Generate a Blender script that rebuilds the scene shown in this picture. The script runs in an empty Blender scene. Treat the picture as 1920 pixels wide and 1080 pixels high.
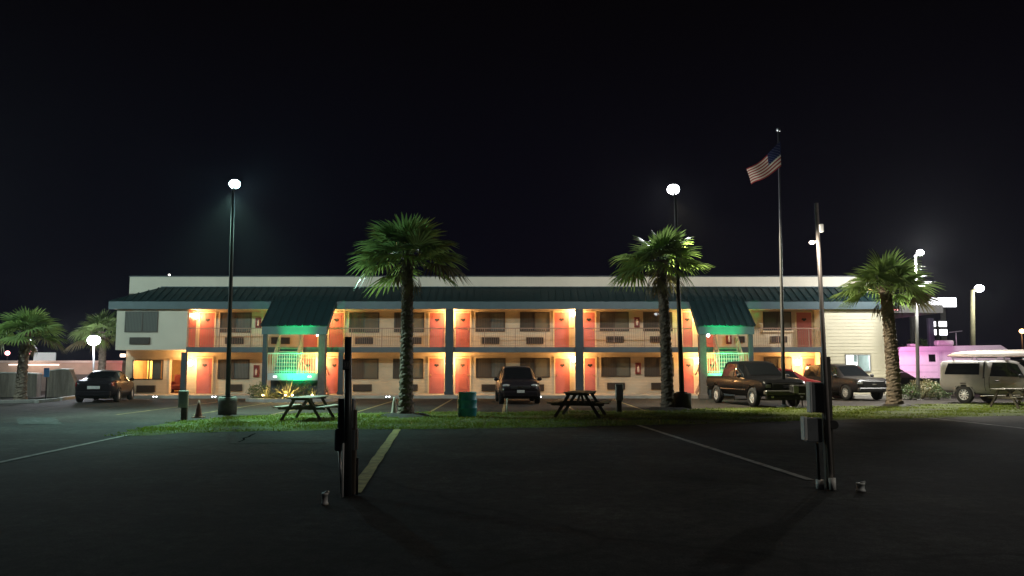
import bpy, math, random
import numpy as np
from mathutils import Vector, Matrix
R = math.radians
PI = math.pi
random.seed(7)
scene = bpy.context.scene
COL = scene.collection

# ------------------------------------------------------------------ camera
FPX, HOR, CAMZ = 1500.0, 684.0, 1.7          # focal length and horizon row measured on the 1920x1080 photograph
TH = math.atan((HOR - 540.0) / FPX)
cam_d = bpy.data.cameras.new("camera")
cam = bpy.data.objects.new("camera", cam_d)
COL.objects.link(cam)
cam_d.sensor_width = 36.0
cam_d.lens = 36.0 * FPX / 1920.0
cam_d.clip_end = 3000
cam.location = (0, 0, CAMZ)
cam.rotation_euler = (R(90) + TH, 0, 0)
scene.camera = cam

# ------------------------------------------------------------------ world: night sky, sun long set
world = bpy.data.worlds.new("World")
scene.world = world
world.use_nodes = True
wn, wl = world.node_tree.nodes, world.node_tree.links
wn.clear()
wo = wn.new('ShaderNodeOutputWorld')
bg = wn.new('ShaderNodeBackground')
tc = wn.new('ShaderNodeTexCoord')
sep = wn.new('ShaderNodeSeparateXYZ')
ramp = wn.new('ShaderNodeValToRGB')
ramp.color_ramp.elements[0].position = 0.0
ramp.color_ramp.elements[0].color = (0.0020, 0.0018, 0.0055, 1)
ramp.color_ramp.elements[1].position = 0.45
ramp.color_ramp.elements[1].color = (0.0010, 0.0006, 0.0010, 1)
wl.new(tc.outputs['Generated'], sep.inputs[0])
wl.new(sep.outputs['Z'], ramp.inputs[0])
wl.new(ramp.outputs[0], bg.inputs['Color'])
bg.inputs['Strength'].default_value = 1.0
wl.new(bg.outputs[0], wo.inputs['Surface'])

vs = scene.view_settings
vs.view_transform = 'Standard'
vs.look = 'None'
vs.exposure = 0.0
vs.gamma = 1.0
scene.render.engine = 'CYCLES'
cy = scene.cycles
cy.use_denoising = True
try:
    cy.denoiser = 'OPENIMAGEDENOISE'
except Exception:
    pass
cy.sample_clamp_indirect = 4.0
cy.max_bounces = 6
cy.volume_bounces = 0
cy.caustics_reflective = False
cy.caustics_refractive = False

# ------------------------------------------------------------------ pixel -> world measurement helpers
def P(px, py, Y):
    u = (px - 960.0) / FPX
    v = (540.0 - py) / FPX
    t = Y / (math.cos(TH) - v * math.sin(TH))
    return Vector((u * t, Y, CAMZ + t * (math.sin(TH) + v * math.cos(TH))))
def G(px, py, z=0.0):
    u = (px - 960.0) / FPX
    v = (540.0 - py) / FPX
    dz = math.sin(TH) + v * math.cos(TH)
    t = (z - CAMZ) / dz
    return Vector((u * t, t * (math.cos(TH) - v * math.sin(TH)), z))
def PX(px, Y): return P(px, 684, Y).x
def PZ(py, Y): return P(960, py, Y).z

# ------------------------------------------------------------------ materials
MATS = {}
def mat(name, col, rough=0.6, metal=0.0, coat=0.0, var=0.15, vscale=3.0, bump=0.0, bscale=40.0, emis=None, estr=0.0, trans=0.0, spec=0.5):
    if name in MATS: return MATS[name]
    m = bpy.data.materials.new(name); m.use_nodes = True
    nt = m.node_tree; N, L = nt.nodes, nt.links
    b = N['Principled BSDF']
    b.inputs['Roughness'].default_value = rough
    b.inputs['Metallic'].default_value = metal
    b.inputs['Coat Weight'].default_value = coat
    b.inputs['Coat Roughness'].default_value = 0.05
    b.inputs['Specular IOR Level'].default_value = spec
    t = N.new('ShaderNodeTexCoord')
    n = N.new('ShaderNodeTexNoise'); n.inputs['Scale'].default_value = vscale; n.inputs['Detail'].default_value = 6
    n.inputs['Roughness'].default_value = 0.65
    L.new(t.outputs['Object'], n.inputs['Vector'])
    r = N.new('ShaderNodeValToRGB')
    lo = [max(0, c * (1 - var)) for c in col[:3]]; hi = [min(1, c * (1 + var)) for c in col[:3]]
    r.color_ramp.elements[0].position = 0.3; r.color_ramp.elements[0].color = (*lo, 1)
    r.color_ramp.elements[1].position = 0.7; r.color_ramp.elements[1].color = (*hi, 1)
    L.new(n.outputs['Fac'], r.inputs[0]); L.new(r.outputs[0], b.inputs['Base Color'])
    if bump > 0:
        n2 = N.new('ShaderNodeTexNoise'); n2.inputs['Scale'].default_value = bscale; n2.inputs['Detail'].default_value = 4
        L.new(t.outputs['Object'], n2.inputs['Vector'])
        bp = N.new('ShaderNodeBump'); bp.inputs['Strength'].default_value = bump; bp.inputs['Distance'].default_value = 0.02
        L.new(n2.outputs['Fac'], bp.inputs['Height']); L.new(bp.outputs[0], b.inputs['Normal'])
    if emis is not None:
        b.inputs['Emission Color'].default_value = (*emis, 1); b.inputs['Emission Strength'].default_value = estr
    if trans > 0:
        b.inputs['Transmission Weight'].default_value = trans
    MATS[name] = m
    return m

def siding(name, col, period, depth=0.5, rough=0.65):
    """lapped horizontal boards: saw-tooth bump along Z plus grime"""
    m = mat(name, col, rough, var=0.10, vscale=1.3)
    nt = m.node_tree; N, L = nt.nodes, nt.links
    b = N['Principled BSDF']
    t = N.new('ShaderNodeTexCoord')
    w = N.new('ShaderNodeTexWave'); w.wave_type = 'BANDS'; w.bands_direction = 'Z'; w.wave_profile = 'SAW'
    w.inputs['Scale'].default_value = PI * 2 / 20.0 / period * 1.0
    L.new(t.outputs['Object'], w.inputs['Vector'])
    bp = N.new('ShaderNodeBump'); bp.inputs['Strength'].default_value = depth; bp.inputs['Distance'].default_value = 0.03
    L.new(w.outputs['Fac'], bp.inputs['Height']); L.new(bp.outputs[0], b.inputs['Normal'])
    return m

def curtain(name, col, dark, scale):
    m = mat(name, col, 0.75, coat=0.6, var=0.05)
    nt = m.node_tree; N, L = nt.nodes, nt.links
    b = N['Principled BSDF']
    t = N.new('ShaderNodeTexCoord')
    w = N.new('ShaderNodeTexWave'); w.bands_direction = 'X'; w.inputs['Scale'].default_value = scale; w.inputs['Distortion'].default_value = 1.6
    w.inputs['Detail'].default_value = 2; w.inputs['Detail Scale'].default_value = 0.5
    L.new(t.outputs['Object'], w.inputs['Vector'])
    r = N.new('ShaderNodeValToRGB')
    r.color_ramp.elements[0].color = (*dark, 1); r.color_ramp.elements[1].color = (*col, 1)
    L.new(w.outputs['Fac'], r.inputs[0]); L.new(r.outputs[0], b.inputs['Base Color'])
    b.inputs['Coat Roughness'].default_value = 0.02
    return m

def ground_mat(name, c0, c1, c2, rough, patch=0.12, grain=60.0, bump=0.35):
    m = bpy.data.materials.new(name); m.use_nodes = True
    nt = m.node_tree; N, L = nt.nodes, nt.links
    b = N['Principled BSDF']; b.inputs['Roughness'].default_value = rough; b.inputs['Specular IOR Level'].default_value = 0.12
    t = N.new('ShaderNodeTexCoord')
    n1 = N.new('ShaderNodeTexNoise'); n1.inputs['Scale'].default_value = patch; n1.inputs['Detail'].default_value = 8; n1.inputs['Roughness'].default_value = 0.7
    n2 = N.new('ShaderNodeTexNoise'); n2.inputs['Scale'].default_value = grain; n2.inputs['Detail'].default_value = 3
    L.new(t.outputs['Object'], n1.inputs['Vector']); L.new(t.outputs['Object'], n2.inputs['Vector'])
    r = N.new('ShaderNodeValToRGB')
    r.color_ramp.elements[0].position = 0.32; r.color_ramp.elements[0].color = (*c0, 1)
    r.color_ramp.elements[1].position = 0.72; r.color_ramp.elements[1].color = (*c2, 1)
    e = r.color_ramp.elements.new(0.5); e.color = (*c1, 1)
    L.new(n1.outputs['Fac'], r.inputs[0])
    r2 = N.new('ShaderNodeValToRGB')
    r2.color_ramp.elements[0].position = 0.35; r2.color_ramp.elements[0].color = (0.55, 0.55, 0.55, 1)
    r2.color_ramp.elements[1].position = 0.7; r2.color_ramp.elements[1].color = (1.5, 1.5, 1.5, 1)
    L.new(n2.outputs['Fac'], r2.inputs[0])
    # cracks
    v = N.new('ShaderNodeTexVoronoi'); v.feature = 'DISTANCE_TO_EDGE'; v.inputs['Scale'].default_value = 0.16
    n3 = N.new('ShaderNodeTexNoise'); n3.inputs['Scale'].default_value = 0.7; n3.inputs['Detail'].default_value = 4
    mixv = N.new('ShaderNodeMixRGB'); mixv.inputs['Fac'].default_value = 0.45
    L.new(t.outputs['Object'], n3.inputs['Vector']); L.new(t.outputs['Object'], mixv.inputs[1]); L.new(n3.outputs['Color'], mixv.inputs[2])
    L.new(mixv.outputs[0], v.inputs['Vector'])
    r3 = N.new('ShaderNodeValToRGB')
    r3.color_ramp.elements[0].position = 0.0; r3.color_ramp.elements[0].color = (0.35, 0.35, 0.35, 1)
    r3.color_ramp.elements[1].position = 0.006; r3.color_ramp.elements[1].color = (1, 1, 1, 1)
    L.new(v.outputs['Distance'], r3.inputs[0])
    mm = N.new('ShaderNodeMixRGB'); mm.blend_type = 'MULTIPLY'; mm.inputs['Fac'].default_value = 1
    L.new(r.outputs[0], mm.inputs[1]); L.new(r2.outputs[0], mm.inputs[2])
    mm2 = N.new('ShaderNodeMixRGB'); mm2.blend_type = 'MULTIPLY'; mm2.inputs['Fac'].default_value = 1
    L.new(mm.outputs[0], mm2.inputs[1]); L.new(r3.outputs[0], mm2.inputs[2])
    n4 = N.new('ShaderNodeTexNoise'); n4.inputs['Scale'].default_value = 5.5; n4.inputs['Detail'].default_value = 8; n4.inputs['Roughness'].default_value = 0.75
    L.new(t.outputs['Object'], n4.inputs['Vector'])
    r4 = N.new('ShaderNodeValToRGB')
    r4.color_ramp.elements[0].position = 0.36; r4.color_ramp.elements[0].color = (0.5, 0.5, 0.5, 1)
    r4.color_ramp.elements[1].position = 0.66; r4.color_ramp.elements[1].color = (1.55, 1.55, 1.55, 1)
    L.new(n4.outputs['Fac'], r4.inputs[0])
    mm3 = N.new('ShaderNodeMixRGB'); mm3.blend_type = 'MULTIPLY'; mm3.inputs['Fac'].default_value = 1
    L.new(mm2.outputs[0], mm3.inputs[1]); L.new(r4.outputs[0], mm3.inputs[2])
    L.new(mm3.outputs[0], b.inputs['Base Color'])
    bp = N.new('ShaderNodeBump'); bp.inputs['Strength'].default_value = bump; bp.inputs['Distance'].default_value = 0.02
    L.new(n2.outputs['Fac'], bp.inputs['Height']); L.new(bp.outputs[0], b.inputs['Normal'])
    return m

def leaf_mat(name, col, tr=0.3, rough=0.35, var=0.35, vscale=6.0):
    m = mat(name, col, rough, var=var, vscale=vscale)
    nt = m.node_tree; N, L = nt.nodes, nt.links
    b = N['Principled BSDF']; out = N['Material Output']
    tl = N.new('ShaderNodeBsdfTranslucent'); tl.inputs['Color'].default_value = (col[0] * 1.3, col[1] * 1.4, col[2], 1)
    mx = N.new('ShaderNodeMixShader'); mx.inputs[0].default_value = tr
    L.new(b.outputs[0], mx.inputs[1]); L.new(tl.outputs[0], mx.inputs[2]); L.new(mx.outputs[0], out.inputs['Surface'])
    return m

def emit(name, col, s):
    return mat(name, (0.8, 0.8, 0.8), 0.4, var=0, emis=col, estr=s)

# ------------------------------------------------------------------ mesh helpers
class MB:
    def __init__(s): s.v = []; s.f = []; s.mi = []; s.sm = []
    def add(s, vs_, fs_, mi=0, smooth=False):
        o = len(s.v); s.v += [tuple(v) for v in vs_]
        for f in fs_:
            s.f.append([i + o for i in f]); s.mi.append(mi); s.sm.append(smooth)
        return s
    def box(s, x0, x1, y0, y1, z0, z1, mi=0, M=None):
        vs_ = [Vector(p) for p in ((x0,y0,z0),(x1,y0,z0),(x1,y1,z0),(x0,y1,z0),(x0,y0,z1),(x1,y0,z1),(x1,y1,z1),(x0,y1,z1))]
        if M is not None: vs_ = [M @ v for v in vs_]
        return s.add(vs_, [(0,3,2,1),(4,5,6,7),(0,1,5,4),(1,2,6,5),(2,3,7,6),(3,0,4,7)], mi)
    def bbox(s, x0, x1, y0, y1, z0, z1, b=0.02, mi=0, M=None):
        """box with chamfered edges"""
        c = ((x0+x1)/2, (y0+y1)/2, (z0+z1)/2); h = ((x1-x0)/2, (y1-y0)/2, (z1-z0)/2)
        b = min(b, min(h) * 0.45)
        idx = {}; vs_ = []
        for sx in (-1, 1):
            for sy in (-1, 1):
                for sz in (-1, 1):
                    for a in range(3):
                        p = [c[0]+sx*(h[0]-(0 if a == 0 else b)), c[1]+sy*(h[1]-(0 if a == 1 else b)), c[2]+sz*(h[2]-(0 if a == 2 else b))]
                        idx[(sx,sy,sz,a)] = len(vs_); vs_.append(Vector(p))
        fs = []
        def fix(q, n):
            p = [vs_[i] for i in q]
            nn = (p[1]-p[0]).cross(p[2]-p[0])
            return tuple(q) if nn.dot(Vector(n)) > 0 else tuple(reversed(q))
        for sgn in (-1, 1):
            fs.append(fix([idx[(sgn,a,b2,0)] for a,b2 in ((-1,-1),(1,-1),(1,1),(-1,1))], (sgn,0,0)))
            fs.append(fix([idx[(a,sgn,b2,1)] for a,b2 in ((-1,-1),(1,-1),(1,1),(-1,1))], (0,sgn,0)))
            fs.append(fix([idx[(a,b2,sgn,2)] for a,b2 in ((-1,-1),(1,-1),(1,1),(-1,1))], (0,0,sgn)))
        for s1 in (-1,1):
            for s2 in (-1,1):
                fs.append(fix([idx[(s1,s2,-1,0)], idx[(s1,s2,1,0)], idx[(s1,s2,1,1)], idx[(s1,s2,-1,1)]], (s1,s2,0)))
                fs.append(fix([idx[(s1,-1,s2,0)], idx[(s1,1,s2,0)], idx[(s1,1,s2,2)], idx[(s1,-1,s2,2)]], (s1,0,s2)))
                fs.append(fix([idx[(-1,s1,s2,1)], idx[(1,s1,s2,1)], idx[(1,s1,s2,2)], idx[(-1,s1,s2,2)]], (0,s1,s2)))
                for s3 in (-1,1):
                    fs.append(fix([idx[(s1,s2,s3,0)], idx[(s1,s2,s3,1)], idx[(s1,s2,s3,2)]], (s1,s2,s3)))
        if M is not None: vs_ = [M @ v for v in vs_]
        return s.add(vs_, fs, mi)
    def tube(s, pts, rad, n=8, mi=0, caps=True, smooth=True):
        pts = [Vector(p) for p in pts]
        if not hasattr(rad, '__len__'): rad = [rad] * len(pts)
        vs_ = []; fs = []
        ref = None
        for i, p in enumerate(pts):
            d = (pts[min(i+1, len(pts)-1)] - pts[max(i-1, 0)]).normalized()
            if ref is None or abs(ref.dot(d)) > 0.95:
                ref = Vector((1,0,0)) if abs(d.x) < 0.8 else Vector((0,1,0))
            a = d.cross(ref).normalized(); b = d.cross(a).normalized()
            for k in range(n):
                t = 2*PI*k/n
                vs_.append(p + (a*math.cos(t) + b*math.sin(t)) * rad[i])
        for i in range(len(pts)-1):
            for k in range(n):
                fs.append((i*n+k, i*n+(k+1)%n, (i+1)*n+(k+1)%n, (i+1)*n+k))
        s.add(vs_, fs, mi, smooth)
        if caps:
            o = len(s.v) - len(vs_)
            s.f.append([o+k for k in range(n)][::-1]); s.mi.append(mi); s.sm.append(False)
            s.f.append([o+(len(pts)-1)*n+k for k in range(n)]); s.mi.append(mi); s.sm.append(False)
        return s
    def bar(s, a, b, w, h, mi=0, up=Vector((0,0,1))):
        a = Vector(a); b = Vector(b); d = (b-a); L = d.length; d.normalize()
        side = d.cross(up)
        if side.length < 1e-4: side = d.cross(Vector((0,1,0)))
        side.normalize(); u = side.cross(d).normalized()
        M = Matrix(((d.x, side.x, u.x, a.x), (d.y, side.y, u.y, a.y), (d.z, side.z, u.z, a.z), (0,0,0,1)))
        return s.box(0, L, -w/2, w/2, -h/2, h/2, mi, M)
    def ell(s, c, r, nu=14, nv=8, mi=0, M=None):
        vs_ = []; fs = []
        for j in range(nv+1):
            ph = PI*j/nv
            for i in range(nu):
                t = 2*PI*i/nu
                p = Vector((r[0]*math.sin(ph)*math.cos(t), r[1]*math.sin(ph)*math.sin(t), r[2]*math.cos(ph)))
                if M is not None: p = M @ p
                vs_.append(p + Vector(c))
        for j in range(nv):
            for i in range(nu):
                fs.append((j*nu+i, (j+1)*nu+i, (j+1)*nu+(i+1)%nu, j*nu+(i+1)%nu))
        return s.add(vs_, fs, mi, True)
    def prism(s, poly, z0, z1, mi=0):
        n = len(poly)
        vs_ = [(p[0], p[1], z0) for p in poly] + [(p[0], p[1], z1) for p in poly]
        fs = [tuple(range(n))[::-1], tuple(range(n, 2*n))] + [(i, (i+1)%n, n+(i+1)%n, n+i) for i in range(n)]
        return s.add(vs_, fs, mi)
    def extr(s, poly, d, mi=0):
        """extrude a 3-D polygon along d"""
        n = len(poly); d = Vector(d)
        vs_ = [Vector(p) for p in poly] + [Vector(p)+d for p in poly]
        fs = [tuple(range(n))[::-1], tuple(range(n, 2*n))] + [(i, (i+1)%n, n+(i+1)%n, n+i) for i in range(n)]
        return s.add(vs_, fs, mi)
    def lathe(s, prof, n=20, c=(0,0,0), mi=0):
        vs_ = []; fs = []
        for r, z in prof:
            for k in range(n):
                t = 2*PI*k/n; vs_.append((c[0]+r*math.cos(t), c[1]+r*math.sin(t), c[2]+z))
        for i in range(len(prof)-1):
            for k in range(n): fs.append((i*n+k, i*n+(k+1)%n, (i+1)*n+(k+1)%n, (i+1)*n+k))
        return s.add(vs_, fs, mi, True)
    def build(s, name, m, parent=None):
        me = bpy.data.meshes.new(name)
        me.from_pydata(s.v, [], s.f)
        ms = m if isinstance(m, (list, tuple)) else [m]
        for x in ms: me.materials.append(x)
        me.polygons.foreach_set('material_index', s.mi)
        me.polygons.foreach_set('use_smooth', s.sm)
        me.validate(); me.update()
        o = bpy.data.objects.new(name, me); COL.objects.link(o)
        if parent is not None: o.parent = parent
        return o

def tag(o, label=None, cat=None, group=None, kind=None):
    if label: o['label'] = label
    if cat: o['category'] = cat
    if group: o['group'] = group
    if kind: o['kind'] = kind
    return o
def thing(name, label, cat, loc=(0,0,0), rz=0.0, group=None):
    o = bpy.data.objects.new(name, None); COL.objects.link(o)
    o.location = loc; o.rotation_euler = (0,0,rz); o.empty_display_size = 0.3
    return tag(o, label, cat, group)
def struct(o): o['kind'] = 'structure'; return o
def copy_tree(o, parent=None):
    c = o.copy(); COL.objects.link(c)
    if parent is not None: c.parent = parent
    for ch in list(o.children): copy_tree(ch, c)
    return c
def light(kind, loc, power, col, parent=None, aim=None, size=0.1, angle=120, blend=0.6, name='lamp_glow'):
    d = bpy.data.lights.new(name, kind); d.energy = power; d.color = col
    if kind in ('POINT', 'SPOT'): d.shadow_soft_size = size
    if kind == 'SPOT': d.spot_size = R(angle); d.spot_blend = blend
    if kind == 'AREA': d.size = size
    o = bpy.data.objects.new(name, d); COL.objects.link(o)
    o.location = loc
    if aim is not None:
        o.rotation_euler = (Vector(aim) - Vector(loc)).to_track_quat('-Z', 'Y').to_euler()
    if parent is not None:
        # parents here have location+rotz only; convert to local space
        pm = Matrix.Translation(parent.location) @ parent.rotation_euler.to_matrix().to_4x4()
        o.matrix_basis = pm.inverted() @ (Matrix.Translation(o.location) @ o.rotation_euler.to_matrix().to_4x4())
        o.parent = parent
    return o
def text_mesh(body, size, loc, rot, m, parent=None, name='lettering', ext=0.004):
    cu = bpy.data.curves.new(name, 'FONT'); cu.body = body; cu.size = size; cu.extrude = ext
    cu.align_x = 'CENTER'; cu.align_y = 'CENTER'
    t = bpy.data.objects.new(name, cu); COL.objects.link(t)
    dg = bpy.context.evaluated_depsgraph_get()
    me = bpy.data.meshes.new_from_object(t.evaluated_get(dg))
    bpy.data.objects.remove(t)
    o = bpy.data.objects.new(name, me); COL.objects.link(o); me.materials.clear(); me.materials.append(m)
    o.location = loc; o.rotation_euler = rot
    if parent is not None: o.parent = parent
    return o

# ------------------------------------------------------------------ palette
M_cream = siding('cream_siding', (0.58, 0.48, 0.34), 0.16, 0.45)
M_stucco = mat('cream_stucco', (0.55, 0.51, 0.42), 0.8, var=0.06, vscale=0.8, bump=0.15, bscale=60)
M_parapet = mat('parapet_paint', (0.60, 0.55, 0.45), 0.8, var=0.07, vscale=0.6)
M_white_siding = mat('pale_siding', (0.62, 0.57, 0.41), 0.6, var=0.07, vscale=1.5)
M_roof = mat('green_metal_roof', (0.006, 0.024, 0.027), 0.55, metal=0.1, var=0.2, vscale=1.2)
M_fascia = mat('blue_grey_fascia', (0.055, 0.092, 0.105), 0.55, var=0.12)
M_fascia2 = mat('slab_edge_paint', (0.085, 0.105, 0.115), 0.6, var=0.15)
M_column = mat('column_paint', (0.032, 0.045, 0.055), 0.55, var=0.15)
M_post = mat('canopy_post_wood', (0.09, 0.075, 0.065), 0.7, var=0.25, vscale=6, bump=0.3)
M_soffit = mat('soffit_paint', (0.62, 0.52, 0.36), 0.8, var=0.06)
M_door = mat('coral_door', (0.46, 0.135, 0.12), 0.45, var=0.10, vscale=2)
M_trim = mat('door_trim', (0.66, 0.52, 0.33), 0.6, var=0.06)
M_dark = mat('dark_plastic', (0.015, 0.014, 0.013), 0.5, var=0.2)
M_acgrille = mat('ac_grille', (0.035, 0.022, 0.014), 0.55, var=0.2, vscale=8)
M_wframe = mat('bronze_window_frame', (0.045, 0.032, 0.022), 0.45, var=0.15)
M_winL = curtain('screened_pane', (0.055, 0.045, 0.032), (0.03, 0.025, 0.02), 3.5)
M_winR = curtain('curtained_pane', (0.16, 0.145, 0.10), (0.075, 0.068, 0.048), 5.0)
M_winG = curtain('grey_curtained_pane', (0.13, 0.135, 0.12), (0.05, 0.052, 0.048), 4.0)
M_rail = mat('iron_rail_paint', (0.34, 0.21, 0.15), 0.5, var=0.1)
M_stair = mat('stair_paint', (0.52, 0.34, 0.26), 0.6, var=0.1)
M_landing = mat('landing_paint', (0.40, 0.45, 0.45), 0.6, var=0.08)
M_redbox = mat('red_cabinet', (0.16, 0.022, 0.018), 0.4, var=0.15)
M_whitepl = mat('white_paint', (0.75, 0.74, 0.70), 0.5, var=0.06)
M_conc = mat('concrete', (0.30, 0.29, 0.26), 0.85, var=0.2, vscale=2.5, bump=0.3)
M_kerb = mat('kerb_concrete', (0.33, 0.31, 0.27), 0.85, var=0.2, vscale=1.5, bump=0.2)
M_brass = mat('brass', (0.5, 0.35, 0.12), 0.3, metal=1.0)
M_metal = mat('galvanised_metal', (0.42, 0.43, 0.43), 0.42, metal=0.7, var=0.2, vscale=5)
M_darkpole = mat('dark_pole_paint', (0.022, 0.022, 0.022), 0.6, metal=0.0, var=0.2)
M_warm = emit('warm_lamp_glass', (1.0, 0.78, 0.45), 25)
M_white_e = emit('white_lamp_lens', (0.95, 0.98, 1.0), 30)
M_cyan_e = emit('cyan_lamp_lens', (0.62, 0.98, 1.0), 26)
M_green_e = emit('green_lamp_lens', (0.1, 1.0, 0.5), 14)
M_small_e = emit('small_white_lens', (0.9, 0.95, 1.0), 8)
M_sign_e = emit('lit_sign_face', (0.95, 0.95, 1.0), 3.2)
M_pink_e = emit('pink_lamp_lens', (1.0, 0.35, 0.35), 6)
M_red_e = emit('red_neon', (1.0, 0.08, 0.06), 3)
M_orange_e = emit('orange_lamp_lens', (1.0, 0.5, 0.2), 8)
M_fluor_e = emit('office_tube', (0.92, 1.0, 1.0), 7)

# ================================================================== GROUND
M_asph = ground_mat('asphalt', (0.007, 0.0075, 0.0075), (0.020, 0.021, 0.021), (0.052, 0.052, 0.049), 0.95, 0.30)
M_asph2 = ground_mat('asphalt_motel', (0.017, 0.014, 0.012), (0.028, 0.024, 0.021), (0.050, 0.043, 0.037), 0.92, 0.3)
M_earth = ground_mat('earth', (0.03, 0.03, 0.022), (0.045, 0.043, 0.03), (0.06, 0.055, 0.04), 0.95, 0.2)
M_soil = ground_mat('turf_soil', (0.05, 0.042, 0.022), (0.065, 0.085, 0.02), (0.10, 0.125, 0.03), 0.95, 0.6)
def sheet(name, poly, z, m):
    b = MB(); b.add([(p[0], p[1], z) for p in poly], [tuple(range(len(poly)))])
    return struct(b.build(name, m))
sheet('ground', [(-900,-300),(900,-300),(900,1500),(-900,1500)], -0.012, M_earth)
sheet('near_parking_lot', [(-80,-20),(80,-20),(80,30),(-80,30)], -0.008, M_asph)
sheet('motel_parking_lot', [(-80,24),(80,24),(80,62),(-80,62)], -0.004, M_asph2)
# grass median outline (measured on the ground)
gtop = [(205,818),(300,795),(440,781),(560,776),(700,774),(900,773),(1100,771),(1260,767),(1400,765),(1560,763),(1700,759),(1920,755),(2100,752)]
gbot = [(2100,772),(1920,779),(1720,784),(1500,789),(1300,795),(1200,797),(1000,802),(820,804),(640,806),(440,809),(320,813),(240,818)]
gpoly = [G(*p) for p in gtop] + [G(*p) for p in gbot]
gpoly = [(p.x, p.y) for p in gpoly]
def ragged(poly, step=0.35, amp=0.13, seed=5):
    rnd = random.Random(seed); out = []
    for i in range(len(poly)):
        a = Vector(poly[i]); b2 = Vector(poly[(i+1) % len(poly)]); n = max(1, int((b2-a).length/step))
        for k in range(n): out.append(tuple(a.lerp(b2, k/n) + Vector((rnd.uniform(-amp,amp), rnd.uniform(-amp,amp)))))
    return out
gpoly_r = ragged(gpoly)
sheet('grass_median', gpoly_r, 0.0, M_soil)
def in_poly(x, y, poly):
    c = False; j = len(poly) - 1
    for i in range(len(poly)):
        xi, yi = poly[i]; xj, yj = poly[j]
        if (yi > y) != (yj > y) and x < (xj-xi)*(y-yi)/(yj-yi)+xi: c = not c
        j = i
    return c
M_grass = leaf_mat('grass_blades', (0.135, 0.172, 0.018), 0.25, 0.6, 0.55, 0.7)
def grass():
    rnd = random.Random(3); b = MB()
    xs = [p[0] for p in gpoly]; ys = [p[1] for p in gpoly]
    n = 0
    while n < 42000:
        x = rnd.uniform(min(xs), min(max(xs), 24)); y = rnd.uniform(min(ys), max(ys))
        # ragged edge
        if not in_poly(x + 0.16*math.sin(y*9+x*3), y + 0.13*math.sin(x*7.1)+0.09*math.sin(x*23), gpoly): continue
        d = math.sin(x*1.3+0.5*y)*math.sin(y*2.1-x*.4)
        if rnd.random() < (0.35 if x < 0 else 0.35+min(.35, x*.03)) - 0.45*d - 0.25*math.sin(x*.53+1.7)*math.sin(y*.9-x*.21): continue
        h = rnd.uniform(0.02, 0.060)*(1+0.45*d)*(2.2 if rnd.random() < .012 else 1); a = rnd.uniform(0, 2*PI); w = rnd.uniform(0.008, 0.02)
        dx, dy = math.cos(a)*w, math.sin(a)*w
        lx, ly = rnd.uniform(-.04,.04), rnd.uniform(-.04,.04)
        b.add([(x-dx,y-dy,0.002),(x+dx,y+dy,0.002),(x+lx,y+ly,h)], [(0,1,2)])
        n += 1
    return tag(b.build('grass', M_grass), 'mown green grass of the strip between the two parking lots', 'grass', kind='stuff')
grass()

# painted lines
M_yellow = mat('worn_yellow_paint', (0.38, 0.30, 0.08), 0.8, var=0.6, vscale=5)
M_yellow2 = mat('faded_bay_paint', (0.17, 0.115, 0.04), 0.9, var=0.7, vscale=4)
M_wline = mat('worn_white_paint', (0.22, 0.21, 0.19), 0.85, var=0.6, vscale=5)
def line(a, b, w, m, z=0.004, name='painted_line'):
    a = Vector((a[0], a[1], 0)); b = Vector((b[0], b[1], 0)); d = (b-a); n = max(2, int(d.length/0.4)); s = d.normalized().cross(Vector((0,0,1)))
    mb = MB(); vs_ = []; rnd = random.Random(int(a.x*97+b.y*31))
    for i in range(n+1):
        p = a + d*i/n; k = w/2*(1+rnd.uniform(-.12,.12))
        vs_ += [(p.x-s.x*k, p.y-s.y*k, z), (p.x+s.x*k, p.y+s.y*k, z)]
    mb.add(vs_, [(2*i, 2*i+1, 2*i+3, 2*i+2) for i in range(n)])
    return struct(mb.build(name, m))
line(G(745,805), G(664,924), 0.19, M_yellow)
line(G(1196,797), G(1520,900), 0.13, M_wline)
line(G(-10,869), G(243,815), 0.13, M_wline)
line(G(1735,783), G(1935,805), 0.13, M_wline)
for k in range(-5, 5):
    X = -5.6 + 2.64*k
    if -16 < X < 9: line((X, 27.6 if X < 1 else 28.8), (X*1.0, 39.9), 0.10, M_yellow2)

M_patch = ground_mat('asphalt_repair', (0.03,0.031,0.03), (0.045,0.047,0.046), (0.07,0.07,0.068), .95, .6)
M_tar = mat('crack_sealant', (0.004,0.004,0.004), 1.0, spec=0.0)
pp = ragged([(q_.x, q_.y) for q_ in (G(34,796), G(118,796), G(104,783), G(34,783))], .3, .06)
sheet('asphalt_patch', pp, 0.002, M_patch)
def tar(pts, w=.05):
    rnd = random.Random(len(pts)*7+int(pts[0][0])); out = []
    for (a, c_) in zip(pts, pts[1:]):
        a = G(*a); c_ = G(*c_)
        for k in range(8): p_ = a.lerp(c_, k/8); out.append(Vector((p_.x+rnd.uniform(-.05,.05), p_.y+rnd.uniform(-.09,.09), .0)))
    vs_ = []
    for i, p_ in enumerate(out):
        d_ = (out[min(i+1,len(out)-1)]-out[max(i-1,0)]).normalized(); n_ = Vector((-d_.y,d_.x,0))*w*rnd.uniform(.5,1.2)
        vs_ += [(p_.x-n_.x,p_.y-n_.y,-.003),(p_.x+n_.x,p_.y+n_.y,-.003)]
    b = MB(); b.add(vs_, [(2*i,2*i+1,2*i+3,2*i+2) for i in range(len(out)-1)]); struct(b.build('crack_seal', M_tar))
tar([(425,832),(520,830),(625,831)], .03); tar([(448,828),(478,811)], .03)

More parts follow.
